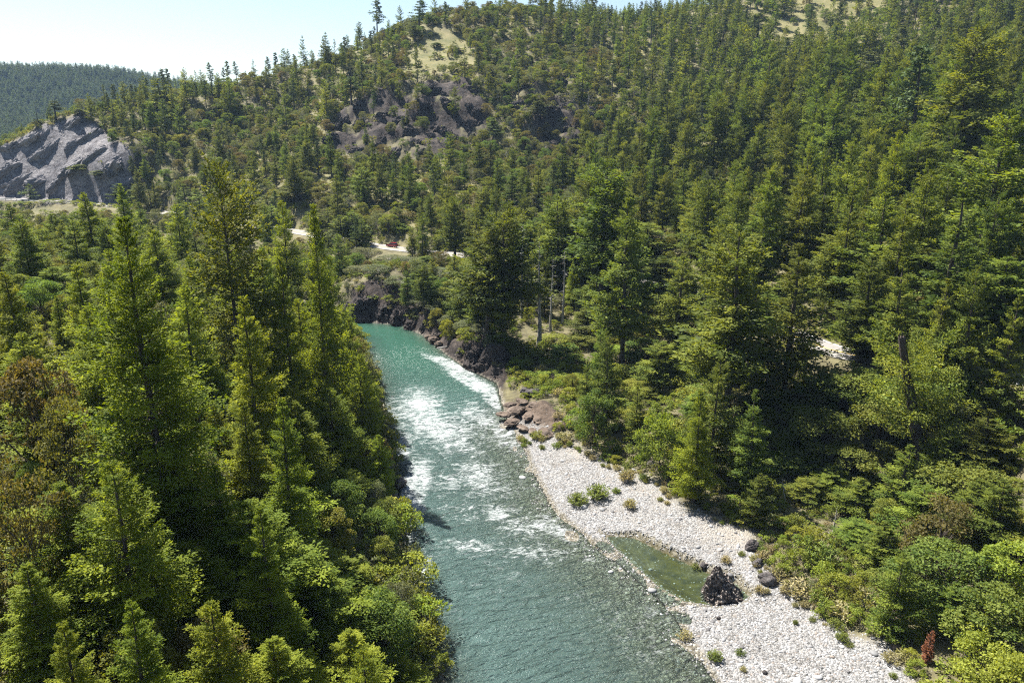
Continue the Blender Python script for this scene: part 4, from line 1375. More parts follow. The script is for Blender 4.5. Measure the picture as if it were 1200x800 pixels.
# ------------------------------------------------------------------ what shows: a coarse visibility count
BW, BH, BS = 400, 267, 3.0
buf = np.zeros((BH, BW), bool)
order = sorted(range(len(PLANTS)), key=lambda i: PLANTS[i]['y'] * CT + (CAMZ - PLANTS[i]['z']) * ST)
xs_, ys_, zs_, hs_ = [np.array([p[k] for p in PLANTS]) for k in 'xyzH']
hor = horizon_angle(xs_, ys_)
for i in order:
    p = PLANTS[i]
    p['vis'] = 0
    p['c'] = None
    t = p['y'] * CT + (CAMZ - p['z']) * ST
    if t < 5:
        continue
    px, pb = proj(p['x'], p['y'], p['z'])
    _, pt = proj(p['x'], p['y'], p['z'] + p['H'])
    wp = p['R'] * FPX / t
    zh = CAMZ + hor[i] * math.hypot(p['x'], p['y'])
    _, ph = proj(p['x'], p['y'], zh)
    r0, r1 = int(max(0, pt / BS)), int(min(BH - 1, min(pb, ph) / BS))
    if r1 < r0 or px + wp < 0 or px - wp > 1200:
        continue
    cone = p['kind'] in ('fir_tree',)
    n = 0
    sx = sy = 0.0
    for rw in range(r0, r1 + 1):
        f = np.clip((rw * BS + 1.5 - pt) / max(1, pb - pt), 0, 1)
        w = wp * (min(1, f * 1.1 + .05) if cone else math.sqrt(max(0, 1 - (2 * f - 1) ** 2)) * .9 + .05) * .85
        a, b = int(max(0, (px - w) / BS)), int(min(BW - 1, (px + w) / BS))
        if b >= a:
            row = buf[rw, a:b + 1]
            m = ~row
            k = int(m.sum())
            if k:
                n += k
                sy += rw * BS * k
                sx += (np.nonzero(m)[0] + a).sum() * BS
                row[:] = True
    p['vis'] = n
    if n:
        p['c'] = (sx / n, sy / n)

# ------------------------------------------------------------------ labels: each plant told by a landmark, a direction and its rank outward
MARKS = [("the big boulder in the pool", 840, 690), ("the red car", 458, 290), ("the broken-topped snag", 1062, 460), ("the tallest near fir", 145, 330), ("the grey rock cut", 70, 190),
         ("the dark hillside outcrop", 455, 145), ("the shaded hillside cliff", 640, 140), ("the bare grey snags", 625, 345), ("the brown rock ledge", 622, 482), ("the rust-red conifer", 1090, 757),
         ("the grassy ridge clearing", 985, 25), ("the rapids below the cliff", 560, 445), ("the road gap between trunks", 983, 417), ("the largest gravel-bar willow", 700, 577), ("the far river bend", 425, 378),
         ("the photo's lower left corner", 0, 800), ("the photo's top right corner", 1200, 0), ("the photo's right edge middle", 1200, 400), ("the photo's lower right corner", 1200, 800), ("the photo's top edge middle", 600, 0),
         ("the photo's left edge middle", 0, 430), ("the sky notch on the ridge", 722, 12), ("the left bank rapids", 476, 600), ("the ragged old fir", 255, 230), ("the leaning bare-trunked pine", 1085, 120),
         ("the small dark boulders", 890, 670), ("the grassy knoll under the ridge", 510, 60), ("the slender waterside fir", 366, 290), ("the left-bank grove centre", 300, 600), ("the upper right slope centre", 900, 200), ("the right hillside centre", 740, 180), ("the slope over the guardrail", 220, 170), ("the conifers by the bar", 880, 400)]
ORD = ['nearest', 'second', 'third', 'fourth', 'fifth', 'sixth', 'seventh', 'eighth', 'ninth', 'tenth', 'eleventh', 'twelfth', 'thirteenth', 'fourteenth', 'fifteenth', 'sixteenth', 'seventeenth', 'eighteenth', 'nineteenth', 'twentieth']
DIRS = ['right of', 'above and right of', 'above', 'above and left of', 'left of', 'below and left of', 'below', 'below and right of']
NOUN = {'fir_near': 'fir', 'big_fir': 'fir', 'fir_mid': 'fir', 'fir_far': 'fir', 'old_fir': 'fir', 'rust_fir': 'fir', 'pine': 'pine', 'oak': 'leafy tree', 'grey_oak': 'greyish leafy tree', 'madrone': 'rusty-topped leafy tree', 'shrub': 'green shrub', 'lime_tree': 'pale lime-green leafy tree', 'lime_shrub': 'lime-green shrub', 'shrub_grey': 'greyish shrub', 'willow': 'green willow bush', 'straw_bush': 'straw-coloured bush'}
GROUP = {'fir_tree': 'conifers of the valley sides', 'pine_tree': 'pines on the open slopes', 'broadleaf_tree': 'leafy trees among the conifers', 'shrub': 'shrubs on the banks and slopes', 'willow_bush': 'bushes along the gravel bar'}
CAT = {'fir_tree': 'fir tree', 'pine_tree': 'pine tree', 'broadleaf_tree': 'broadleaf tree', 'shrub': 'shrub', 'willow_bush': 'bush'}
chosen = []
byk = {}
for p in PLANTS:
    if p['label'] or p['vis'] >= 3:
        byk.setdefault(p['kind'], []).append(p)
for k, v in byk.items():
    v.sort(key=lambda p: -(p['vis'] + (1e6 if p['label'] else 0)))
    chosen += v[:296]
chosen_ids = {id(p) for p in chosen}
buckets = {}
for p in chosen:
    if p['label']:
        continue
    cx_, cy_ = p['c']
    d = [math.hypot(cx_ - m[1], cy_ - m[2]) for m in MARKS]
    j = int(np.argmin(d))
    o = int(round(math.atan2(-(cy_ - MARKS[j][2]), cx_ - MARKS[j][1]) / (math.pi / 4))) % 8
    buckets.setdefault((NOUN[p['key']], j, o), []).append((d[j], id(p), p))
for (noun, j, o), v in buckets.items():
    v.sort(key=lambda t: t[:2])
    for n, (_, _, p) in enumerate(v):
        od = ORD[n] if n < len(ORD) else f'number {n + 1}'
        p['label'] = f"{od} {noun} {DIRS[o]} {MARKS[j][0]}, counting outward" if len(v) > 1 else f"only {noun} close {DIRS[o]} {MARKS[j][0]}"

# ------------------------------------------------------------------ build them
first = {}
for p in chosen:
    t, c, j, H0, R0 = PROTO[p['key']][p['i']]
    px_h = p['H'] * FPX / max(5, p['y'] * CT + (CAMZ - p['z']) * ST)
    sc = (p['R'] / R0, p['R'] / R0, p['H'] / H0)
    props = dict(label=p['label'], category=CAT[p['kind']], group=GROUP[p['kind']])
    mode = 'parts' if px_h > 26 else 'whole'
    key = (p['key'], p['i'], mode)
    if key not in first:
        if mode == 'parts':
            o = link(p['kind'], None)
            kids = [link('trunk', t, o), link('crown', c, o)]
        else:
            o = link(p['kind'], j)
            kids = []
        first[key] = (o, kids)
    else:
        s0, k0 = first[key]
        o = s0.copy()
        o.name = p['kind']
        COL.objects.link(o)
        for kd in k0:
            q = kd.copy()
            q.parent = o
            COL.objects.link(q)
    o.location = (p['x'], p['y'], p['z'])
    o.rotation_euler = (p['tilt'][0], p['tilt'][1], p['rot'])
    o.scale = sc
    for a, b in props.items():
        o[a] = b


def scatter(name, protos, X, Y, Z, SC, ROT, IDX):
    """one uncountable mass: points that carry small copies"""
    cl = bpy.data.collections.new(name + '_kinds')
    for n, me in enumerate(protos):
        o = bpy.data.objects.new(f'{name}_kind_{n:02d}', me)
        cl.objects.link(o)
    me = bpy.data.meshes.new(name)
    n = len(X)
    me.vertices.add(n)
    me.vertices.foreach_set('co', np.stack([X, Y, Z], 1).astype(np.float32).ravel())
    for a, v, ty in (('sc', SC, 'FLOAT_VECTOR'), ('rt', ROT, 'FLOAT_VECTOR')):
        me.attributes.new(a, ty, 'POINT').data.foreach_set('vector', np.ascontiguousarray(v, np.float32).ravel())
    me.attributes.new('ix', 'INT', 'POINT').data.foreach_set('value', np.ascontiguousarray(IDX, np.int32))
    ob = link(name, me, kind='stuff')
    ng = bpy.data.node_groups.new(name, 'GeometryNodeTree')
    ng.interface.new_socket('Geometry', in_out='INPUT', socket_type='NodeSocketGeometry')
    ng.interface.new_socket('Geometry', in_out='OUTPUT', socket_type='NodeSocketGeometry')
    ns, ls = ng.nodes, ng.links
    gi, go = ns.new('NodeGroupInput'), ns.new('NodeGroupOutput')
    ip = ns.new('GeometryNodeInstanceOnPoints')
    ci = ns.new('GeometryNodeCollectionInfo')
    ci.inputs['Collection'].default_value = cl
    ci.inputs['Separate Children'].default_value = True
    ci.inputs['Reset Children'].default_value = True
    ip.inputs['Pick Instance'].default_value = True

    def attr(nm, ty):
        n = ns.new('GeometryNodeInputNamedAttribute')
        n.data_type = ty
        n.inputs['Name'].default_value = nm
        return n.outputs['Attribute']
    ls.new(gi.outputs[0], ip.inputs['Points'])
    ls.new(ci.outputs[0], ip.inputs['Instance'])
    ls.new(attr('ix', 'INT'), ip.inputs['Instance Index'])
    e2r = ns.new('FunctionNodeEulerToRotation')
    ls.new(attr('rt', 'FLOAT_VECTOR'), e2r.inputs[0])
    ls.new(e2r.outputs[0], ip.inputs['Rotation'])
    ls.new(attr('sc', 'FLOAT_VECTOR'), ip.inputs['Scale'])
    ls.new(ip.outputs[0], go.inputs[0])
    md = ob.modifiers.new('scatter', 'NODES')
    md.node_group = ng
    return ob


# the trees that show too little to be told apart
rest = [p for p in PLANTS if id(p) not in chosen_ids]
keys = sorted({(p['key'], p['i']) for p in rest})
if rest:
    scatter('hillside_forest', [PROTO[k][i][2] for k, i in keys], *[np.array([p[a] for p in rest]) for a in 'xyz'],
            np.array([(p['R'] / PROTO[p['key']][p['i']][4],) * 2 + (p['H'] / PROTO[p['key']][p['i']][3],) for p in rest]),
            np.array([(0, 0, p['rot']) for p in rest]), np.array([keys.index((p['key'], p['i'])) for p in rest]))

# far ridge forest
n = 15000
fx, fy = RNG.uniform(-1450, -420, n), RNG.uniform(1020, 1560, n)
fz = land(fx, fy)
m = (fbm(fx, fy, 0, 1 / 120, 3) > -.42)
fx, fy, fz = fx[m], fy[m], fz[m]
fh = RNG.uniform(.7, 1.35, len(fx))
scatter('far_ridge_forest', [PROTO['fir_tiny'][i][2] for i in range(3)], fx, fy, fz - .3, np.stack([fh * 1.5, fh * 1.5, fh * 1.1], 1), np.stack([fx * 0, fx * 0, RNG.uniform(0, 6.28, len(fx))], 1), RNG.integers(0, 3, len(fx)))

# undergrowth
n = 52000
r_ = np.concatenate([RNG.uniform(22, 620, n)])
a_ = RNG.uniform(-.85, .82, n)
ux, uy = r_ * np.sin(a_), r_ * np.cos(a_)
uz, ui = land(ux, uy, True)
upx, upy = proj(ux, uy, uz)
ok = (uz > .9) & (ui['dw'] > 1.0) & (ui['road'] > 4.8) & ~((soft_in(upx, upy, BARP, 5) > .3) & (uy < 150)) & (ui['led'] < .3)
vis = (uz + 2.5 - CAMZ) / np.hypot(ux, uy) > horizon_angle(ux, uy)
pr = 1 - .88 * soft_in(upx, upy, OUTCROP, 4) * (uy > 340) - .97 * soft_in(upx, upy, ROCKCUT, 3) * (uy > 380) * (uy < 450) - .85 * np.maximum(soft_in(upx, upy, CLEARING, 8), soft_in(upx, upy, MEADOW, 5)) * (uy > 300) - .2 * ui['cli']
pr = pr * np.clip(.75 + .9 * fbm(ux, uy, 0, 1 / 30, 3, 1), np.where((ux > -20) & (uy < 250), .6, .2), 1)
ok &= vis & (RNG.random(n) < pr)
for (a, b, c, d, ym) in [WINDOWS[i] for i in (0, 1, 2, 3, 4, 9)]:
    ok &= ~((upx > a - 2) & (upx < c + 2) & (upy > (b + d) / 2) & (upy < d + 7))
ux, uy, uz = ux[ok], uy[ok], uz[ok]
ss = RNG.uniform(.35, 1.0, len(ux)) * (1 + .35 * sstep(200, 400, uy))
ix = RNG.choice(5, len(ux), p=[.36, .3, .12, .12, .10])
ix = np.where((ux > -10) & (uy < 200) & (RNG.random(len(ux)) < .4), 5, ix)
ss = np.where((ux > -10) & (uy < 200), ss * .75, ss)
scatter('undergrowth', [PROTO['shrub_low'][0][2], PROTO['shrub_low'][1][2], PROTO['shrub_grey'][0][2], PROTO['shrub_grey'][1][2], PROTO['straw_bush'][0][2], PROTO['lime_shrub'][0][2]], ux, uy, uz - .12,
        np.stack([ss, ss, ss * RNG.uniform(.6, 1.1, len(ux))], 1), np.stack([ux * 0, ux * 0, RNG.uniform(0, 6.28, len(ux))], 1), ix)

# loose cobbles on the bar
stones = [rock_mesh('cobble_shape', 50 + i, 2, M['cobble'], (1, .8, .5), .15, .3, .05, flat=False) for i in range(4)]
n = 210000
sx, sy = RNG.uniform(-5, 60, n), RNG.uniform(48, 145, n)
sz, si = land(sx, sy, True)
spx, spy = proj(sx, sy, sz)
ok = si['bar'] & ((sz > -.12) | si['pin']) & (RNG.random(n) < soft_in(spx, spy, BARP, 8) + .04) & (~si['pin'] | (si['dp'] < 1.1) | (RNG.random(n) < .12)) & (sz < 2.6) & ((si['dr'] < 3) | ~si['ins'])
ok &= RNG.random(n) < np.where(sz < .04, .30, np.clip(.62 + .9 * fbm(sx, sy * .6, 0, 1 / 6, 3), .12, .95))
sx, sy, sz = sx[ok], sy[ok], sz[ok]
ss = RNG.gamma(2.0, .021, len(sx)) + .035
ss = ss * np.where(RNG.random(len(sx)) < .025, RNG.uniform(1.8, 3.6, len(sx)), 1)
scatter('gravel', stones, sx, sy, sz, np.stack([ss, ss, ss], 1), np.stack([RNG.normal(0, .2, len(sx)), RNG.normal(0, .2, len(sx)), RNG.uniform(0, 6.28, len(sx))], 1), RNG.integers(0, 4, len(sx)))

# ------------------------------------------------------------------ rocks that stand as things
def put_rock(me, px, py, size, label, z=None, rot=None, sink=.25, Y=None, name='boulder', group=None, cat='boulder', sq=(1, 1, 1)):
    if Y is None:
        p = at_z(px, py, .3 if z is None else z)
    else:
        p = at_y(px, py, Y)
    g = zat(p[0], p[1])
    g = max(g, -.3) if z is None else z
    o = link(name, me, None, (p[0], p[1], g + size * (.6 - sink) * .6), label=label, category=cat)
    o.scale = (size * sq[0], size * sq[1], size * sq[2])
    o.rotation_euler = (0, 0, RNG.random() * 6.28 if rot is None else rot)
    if group:
        o['group'] = group
    return o


def big_boulder():
    me = rock_mesh('big_boulder', 31, 6, M['clast'], (1, .85, .9), .30, .75, .30, .16, flat=True)
    n = len(me.vertices)
    co = np.empty(n * 3, np.float32)
    me.vertices.foreach_get('co', co)
    co = co.reshape(-1, 3)
    zt = np.clip((co[:, 2] + .5) / 1.5, 0, 1)
    k = 1 - .70 * zt ** 1.0           # tapers to an off-centre peak
    co[:, 0] = co[:, 0] * k * 1.22 - .14 * zt
    co[:, 1] *= k * 1.15
    co[:, 2] = co[:, 2] * 1.2
    co += (.05 * ridged(co[:, 0] * 5, co[:, 1] * 5, co[:, 2] * 5, 1.0, 3)[:, None] - .01) * unit(co)
    me.vertices.foreach_set('co', co.ravel())
    me.update()
    return me


put_rock(big_boulder(), 841, 700, 2.65, 'big jagged dark boulder standing in the green pool', z=-.2, rot=.2, sink=-.1)
rk = [rock_mesh('river_rock', 60 + i, 4, M['dark_rock'], (1, .85, .72), .3, .45, .2, .06, flat=True) for i in range(4)]
put_rock(rk[0], 880, 650, 1.05, 'upright black boulder on the gravel behind the pool', sink=.1, sq=(1, 1, 1.25))
put_rock(rk[1], 899, 687, 1.25, 'low dark boulder on gravel at the right end of the pool', sink=.3)
put_rock(rk[2], 887, 668, .8, 'small flat dark rock between the two dark boulders on the gravel', sink=.3)
put_rock(rk[3], 824, 664, .5, 'small dark rock on the gravel above the pool', sink=.2)
put_rock(rk[0], 763, 556, .9, 'black rock at the foot of the shrubs above the gravel-bar willows', sink=.2)
put_rock(rk[1], 896, 790, .3, 'fist-dark stone alone on the lower gravel', sink=.2)
put_rock(rk[2], 842, 703 + 22, .3, 'small dark stone on the gravel just below the big boulder', sink=.2)
put_rock(rk[3], 1038, 714, .95, 'purplish grey rock at the shrub edge of the lower gravel', sink=.3)
put_rock(rk[0], 466, 568, 1.5, 'dark wet rock on the left bank beside the rapids', z=.3, sink=.1)
put_rock(rk[2], 470, 600, 1.0, 'smaller dark rock below the wet rock on the left bank', z=.2, sink=.1)
brk = [rock_mesh('ledge_rock', 80 + i, 4, M['brown_rock'], (1, .8, .55), .3, .6, .2, .05, flat=True) for i in range(4)]
put_rock(brk[0], 480, 732, 1.3, 'rusty brown rock at the foot of the lower left bank', z=.3, sink=.1)
put_rock(brk[1], 1050, 745, 1.1, 'pinkish brown rock at the inland edge of the lower gravel', sink=.3)
put_rock(brk[2], 1030, 752, .8, 'flat brown rock left of the pinkish rock on lower gravel', sink=.3)
put_rock(brk[0], 1048, 772, .7, 'brown rock nearest the lower end of the gravel bar edge', sink=.3)
LB = [(590, 488), (600, 497), (612, 503), (624, 507), (640, 511), (652, 508), (606, 484), (620, 490), (632, 495), (646, 498), (598, 476), (612, 472), (630, 478), (640, 484), (625, 463), (618, 460), (640, 466), (655, 488)]
LBL = ['tip rock of the brown ledge nearest the rapids', 'second waterline rock of the brown ledge', 'third waterline rock of the brown ledge', 'fourth waterline rock of the brown ledge', 'fifth waterline rock of the brown ledge', 'last waterline rock of the brown ledge before the gravel',
       'rock in the second row of the brown ledge, nearest the rapids', 'second rock in the second row of the brown ledge', 'third rock in the second row of the brown ledge', 'innermost rock in the second row of the brown ledge', 'upper rock of the ledge facing the rapids', 'upper ledge rock under the green bushes',
       'rock in the middle of the upper ledge', 'rock right of the middle of the upper ledge', 'topmost dark rock of the brown ledge', 'topmost rock left of the dark one on the ledge', 'topmost right rock of the brown ledge', 'inland end rock of the brown ledge']
for k, ((px, py), lb) in enumerate(zip(LB, LBL)):
    put_rock(brk[k % 4] if k < 14 else rk[k % 4], px, py, RNG.uniform(1.1, 2.1), lb, z=.35 + max(0, (500 - py)) * .035, sink=.1, name='ledge_rock', group='rocks of the brown ledge', cat='rock', sq=(1.15, .9, .62))

# cliff rocks along the far bank
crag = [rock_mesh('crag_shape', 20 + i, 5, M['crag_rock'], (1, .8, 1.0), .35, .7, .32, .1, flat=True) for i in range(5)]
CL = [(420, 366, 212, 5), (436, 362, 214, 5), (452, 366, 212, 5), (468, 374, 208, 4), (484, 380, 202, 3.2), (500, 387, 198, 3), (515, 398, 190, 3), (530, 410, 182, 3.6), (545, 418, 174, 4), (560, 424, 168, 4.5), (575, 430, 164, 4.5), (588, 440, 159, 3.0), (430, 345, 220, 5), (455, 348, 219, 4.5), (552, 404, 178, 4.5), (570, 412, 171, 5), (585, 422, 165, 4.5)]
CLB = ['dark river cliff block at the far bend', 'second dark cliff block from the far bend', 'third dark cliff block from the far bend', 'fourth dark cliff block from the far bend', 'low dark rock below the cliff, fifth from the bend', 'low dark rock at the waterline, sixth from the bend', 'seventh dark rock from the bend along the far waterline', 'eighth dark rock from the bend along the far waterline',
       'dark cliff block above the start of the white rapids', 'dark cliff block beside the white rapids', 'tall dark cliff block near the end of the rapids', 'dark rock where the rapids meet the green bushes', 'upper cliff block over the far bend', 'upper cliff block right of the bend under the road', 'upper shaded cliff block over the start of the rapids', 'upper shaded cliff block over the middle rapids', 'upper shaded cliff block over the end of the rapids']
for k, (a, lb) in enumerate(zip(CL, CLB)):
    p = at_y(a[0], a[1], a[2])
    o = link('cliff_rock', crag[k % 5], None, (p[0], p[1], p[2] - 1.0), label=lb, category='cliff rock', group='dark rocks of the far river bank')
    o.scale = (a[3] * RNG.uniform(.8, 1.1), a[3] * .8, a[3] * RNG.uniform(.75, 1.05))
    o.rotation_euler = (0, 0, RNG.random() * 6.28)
for k, (px, py, s) in enumerate([(508, 400, 1.6), (514, 404, 1.3), (502, 396, 1.2)]):
    put_rock(brk[k], px, py, s, ['pale tan waterline rock below the cliff', 'small tan rock right of the pale waterline rock', 'tan rock left of the pale waterline rock'][k], z=.4, sink=.1)

# crags on the hillside
placed = 0
cand = []
for k in range(900):
    px, py = RNG.uniform(385, 712), RNG.uniform(72, 196)
    if not (inside(np.array([px]), np.array([py]), OUTCROP)[0] or inside(np.array([px]), np.array([py]), OUTCLIFF)[0]):
        continue
    for Y in np.arange(385, 500, 3.0):
        p = at_y(px, py, Y)
        if zat(p[0], p[1]) > p[2]:
            break
    else:
        continue
    if any((p[0] - q[0]) ** 2 + (p[1] - q[1]) ** 2 < 30 for q in cand):
        continue
    cand.append((p[0], p[1], p[2], px, py))
    if len(cand) > 74:
        break
cand.sort(key=lambda c: c[3])
for k, c in enumerate(cand):
    part_ = 'dark hillside outcrop' if c[3] < 560 else 'shaded hillside cliff'
    grp = [q for q in cand if (q[3] < 560) == (c[3] < 560)]
    rkk = grp.index(c)
    od = ORD[rkk] if 0 < rkk < 20 else ('first' if rkk == 0 else f'number {rkk + 1}')
    o = link('rock_crag', crag[k % 5], None, (c[0], c[1], c[2] - 1.5), label=f'{od} crag of the {part_}, counting from its left end', category='rock', group='crags of the hillside outcrop')
    s = RNG.uniform(2.6, 6.0)
    o.scale = (s * RNG.uniform(.8, 1.2), s * .8, s * RNG.uniform(.6, 1.0))
    o.rotation_euler = (RNG.normal(0, .25), RNG.normal(0, .25), RNG.random() * 6.28)

# ------------------------------------------------------------------ dead trees
def put_snag(px, top, Y, r0, nbr, label, mat='pale_bark', broken=True, lean=0.0, seed=1, blen=.16, start=.3, name='dead_tree'):
    p = at_y(px, top, Y)
    g = zat(p[0], Y)
    H = max(4.0, p[2] - g)
    geo = snag_geo(seed, H + .3, r0, nbr, broken, lean, blen, start)
    o = link(name, geo.mesh('dead_tree', [M[mat]], True), None, (p[0] - lean * H, Y, g - .3), label=label, category='dead tree')
    return o


sn = put_snag(1057, 394, 98, 1.05, 14, 'thick dark broken-topped snag on the right slope', 'char_bark', True, -.30, 3, .26, .35)
sg = fir_geo(77, 17.0, 6.0, 14, 5, .42, 16, 10, .28, .25, .55)[1]
sg.V = [v + np.column_stack([-.30 * v[:, 2], 0 * v[:, 2], 0 * v[:, 2]]) for v in sg.V]
sv = max(v.co.z for v in sn.data.vertices)
so_ = link('crown', sg.mesh('snag_crown', [M['brush']]), sn)
so_.scale = (1, 1, sv * .93 / 17.0)
so_.location = (0, 0, 0)
for k, a in enumerate([(633, 283, 174, .70, 44, 'tall bare grey snag right of its twin above the rapids'), (613, 262, 190, .55, 40, 'bare grey snag left of the tallest above the rapids'),
                       (647, 300, 185, .42, 30, 'thin pale snag just right of the tall bare snag'), (661, 292, 190, .38, 26, 'thinnest pale dead pole right of the bare grey snags')]):
    put_snag(*a, seed=20 + k, broken=False, blen=.12, start=.35)
put_snag(980, 596, 89, .16, 12, 'slim grey dead trunk standing in bright shrubs by the gravel', seed=31, broken=False, blen=.10, start=.5, mat='pale_bark')
put_snag(915, 578, 96, .15, 26, 'bare grey twiggy dead tree leaning over shrubs by the gravel', seed=32, broken=False, lean=-.22, blen=.24, start=.5)
put_snag(952, -2, 540, .35, 8, 'tall thin dead trunk on the grassy clearing below the ridge', seed=33, broken=False, blen=.06, mat='char_bark')
put_snag(40, 120, 432, .3, 8, 'bare dead pole on the crest of the grey rock cut', seed=34, broken=False, blen=.06, mat='char_bark')
put_snag(720, 300, 216, .22, 16, 'bare grey dead tree among firs right of the tall snags', seed=35, broken=False, blen=.12)
put_snag(690, 322, 208, .2, 16, 'short bare grey dead tree between the tall snags and firs', seed=36, broken=False, blen=.14)
put_snag(1165, 208, 180, .25, 34, 'bare reddish grey dead crown among right slope firs', seed=37, broken=False, blen=.20, start=.6)
put_snag(800, 372, 172, .2, 30, 'bare grey brushy dead tree on the right bank', seed=38, broken=False, blen=.25, start=.3)
for k, (px, top, Y, r_, lb) in enumerate([(745, 196, 300, .26, 'bare grey pole among the firs in the middle of the right hillside'), (690, 104, 440, .3, 'bare pole standing above the right end of the shaded hillside cliff'),
                       (556, 232, 285, .24, 'slim dead pole on the brushy slope above the river bend'), (846, 112, 400, .3, 'bare dead pole on the slope below the grassy ridge clearing'),
                       (930, 150, 320, .3, 'dead spar rising between firs high on the right slope'), (335, 160, 430, .3, 'bare dead pole on the brushy slope left of the dark outcrop')]):
    for Y in np.arange(150, 640, 3.0):
        p = at_y(px, top + 40, Y)
        if zat(p[0], p[1]) > p[2]:
            break
    put_snag(px, top, Y, r_, 18, lb, seed=60 + k, broken=k % 2 == 0, blen=.09, start=.4)
# a grey log lying in the bushes
lg = Geo()
a, b = at_y(815, 344, 186) + [0, 0, .5], at_y(842, 353, 180) + [0, 0, .5]
lg.tube(np.array([a, (a + b) / 2 + [0, 0, .2], b]), np.array([.30, .27, .2]), 6)
link('fallen_log', lg.mesh('fallen_log', [M['pale_bark']], True), label='pale fallen log lying by the road on the right bank', category='log')
lg = Geo()
a, b = at_z(512, 408, .9), at_z(524, 406, 1.5)
lg.tube(np.array([a, (a + b) / 2, b]), np.array([.22, .2, .14]), 6)
link('fallen_log', lg.mesh('drift_log', [M['pale_bark']], True), label='small driftwood log stuck on the far waterline rocks', category='log')

M['slab_rock'] = rough_mat('grey_slab_rock', [(.3, (.055, .052, .058)), (.5, (.145, .137, .143)), (.72, (.28, .262, .255))], .5, .9, 1.6, .9, (1, 1, 2.2), detail=10)
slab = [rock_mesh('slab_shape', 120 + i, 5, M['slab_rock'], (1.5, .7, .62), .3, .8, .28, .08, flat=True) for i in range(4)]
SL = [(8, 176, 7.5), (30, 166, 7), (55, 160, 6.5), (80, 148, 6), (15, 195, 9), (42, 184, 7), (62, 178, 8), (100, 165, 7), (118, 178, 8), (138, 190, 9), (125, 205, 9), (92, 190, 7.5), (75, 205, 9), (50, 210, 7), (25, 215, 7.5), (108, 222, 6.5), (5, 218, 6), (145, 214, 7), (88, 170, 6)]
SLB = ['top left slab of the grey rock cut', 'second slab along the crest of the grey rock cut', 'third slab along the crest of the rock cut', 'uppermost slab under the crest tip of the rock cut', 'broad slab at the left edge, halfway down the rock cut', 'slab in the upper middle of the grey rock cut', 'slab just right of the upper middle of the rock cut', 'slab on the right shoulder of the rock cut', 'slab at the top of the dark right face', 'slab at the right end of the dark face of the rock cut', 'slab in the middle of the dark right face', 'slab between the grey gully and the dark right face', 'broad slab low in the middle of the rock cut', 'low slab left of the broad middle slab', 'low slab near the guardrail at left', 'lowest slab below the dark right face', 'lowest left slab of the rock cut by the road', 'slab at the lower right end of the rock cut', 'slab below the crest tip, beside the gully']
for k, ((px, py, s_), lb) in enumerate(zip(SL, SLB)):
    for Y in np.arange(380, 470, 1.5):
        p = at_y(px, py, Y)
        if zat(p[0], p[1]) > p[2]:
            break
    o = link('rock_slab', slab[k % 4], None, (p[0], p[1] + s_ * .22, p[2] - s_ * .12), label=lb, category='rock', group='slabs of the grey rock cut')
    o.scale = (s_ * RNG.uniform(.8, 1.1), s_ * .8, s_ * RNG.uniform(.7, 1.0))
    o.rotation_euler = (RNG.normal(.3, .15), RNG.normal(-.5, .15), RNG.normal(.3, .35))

# ------------------------------------------------------------------ red car
M['red_paint'] = plain_mat('red_car_paint', (.26, .010, .014), .25, 0, .6)
M['dark_glass'] = plain_mat('dark_car_glass', (.012, .014, .016), .08)
M['rubber'] = plain_mat('tyre_rubber', (.018, .018, .018), .8)
M['alloy'] = plain_mat('wheel_alloy', (.45, .45, .46), .3, .9)
M['lamp_red'] = plain_mat('tail_lamp', (.35, .01, .01), .2)
M['lamp_clear'] = plain_mat('head_lamp', (.75, .75, .72), .15)
M['trim'] = plain_mat('black_trim', (.02, .02, .02), .5)


def prism(name, prof, w, mat, parent, bevel=.05, taper=None, loc=(0, 0, 0)):
    """side profile (x, z) swept across the width, bevelled; taper narrows towards the top"""
    bm = bmesh.new()
    z0, z1 = min(p[1] for p in prof), max(p[1] for p in prof)
    def wy_(z):
        return w / 2 * (1 - (taper or 0) * (z - z0) / max(.01, z1 - z0))
    a = [bm.verts.new((x, -wy_(z), z)) for x, z in prof]
    b = [bm.verts.new((x, wy_(z), z)) for x, z in prof]
    bm.faces.new(a[::-1])
    bm.faces.new(b)
    n = len(prof)
    for i in range(n):
        bm.faces.new((a[i], a[(i + 1) % n], b[(i + 1) % n], b[i]))
    bmesh.ops.recalc_face_normals(bm, faces=bm.faces)
    if bevel:
        bmesh.ops.bevel(bm, geom=list(bm.edges), offset=bevel, segments=2, affect='EDGES')
    me = bpy.data.meshes.new(name)
    bm.to_mesh(me)
    bm.free()
    me.materials.append(mat)
    return link(name, me, parent, loc)


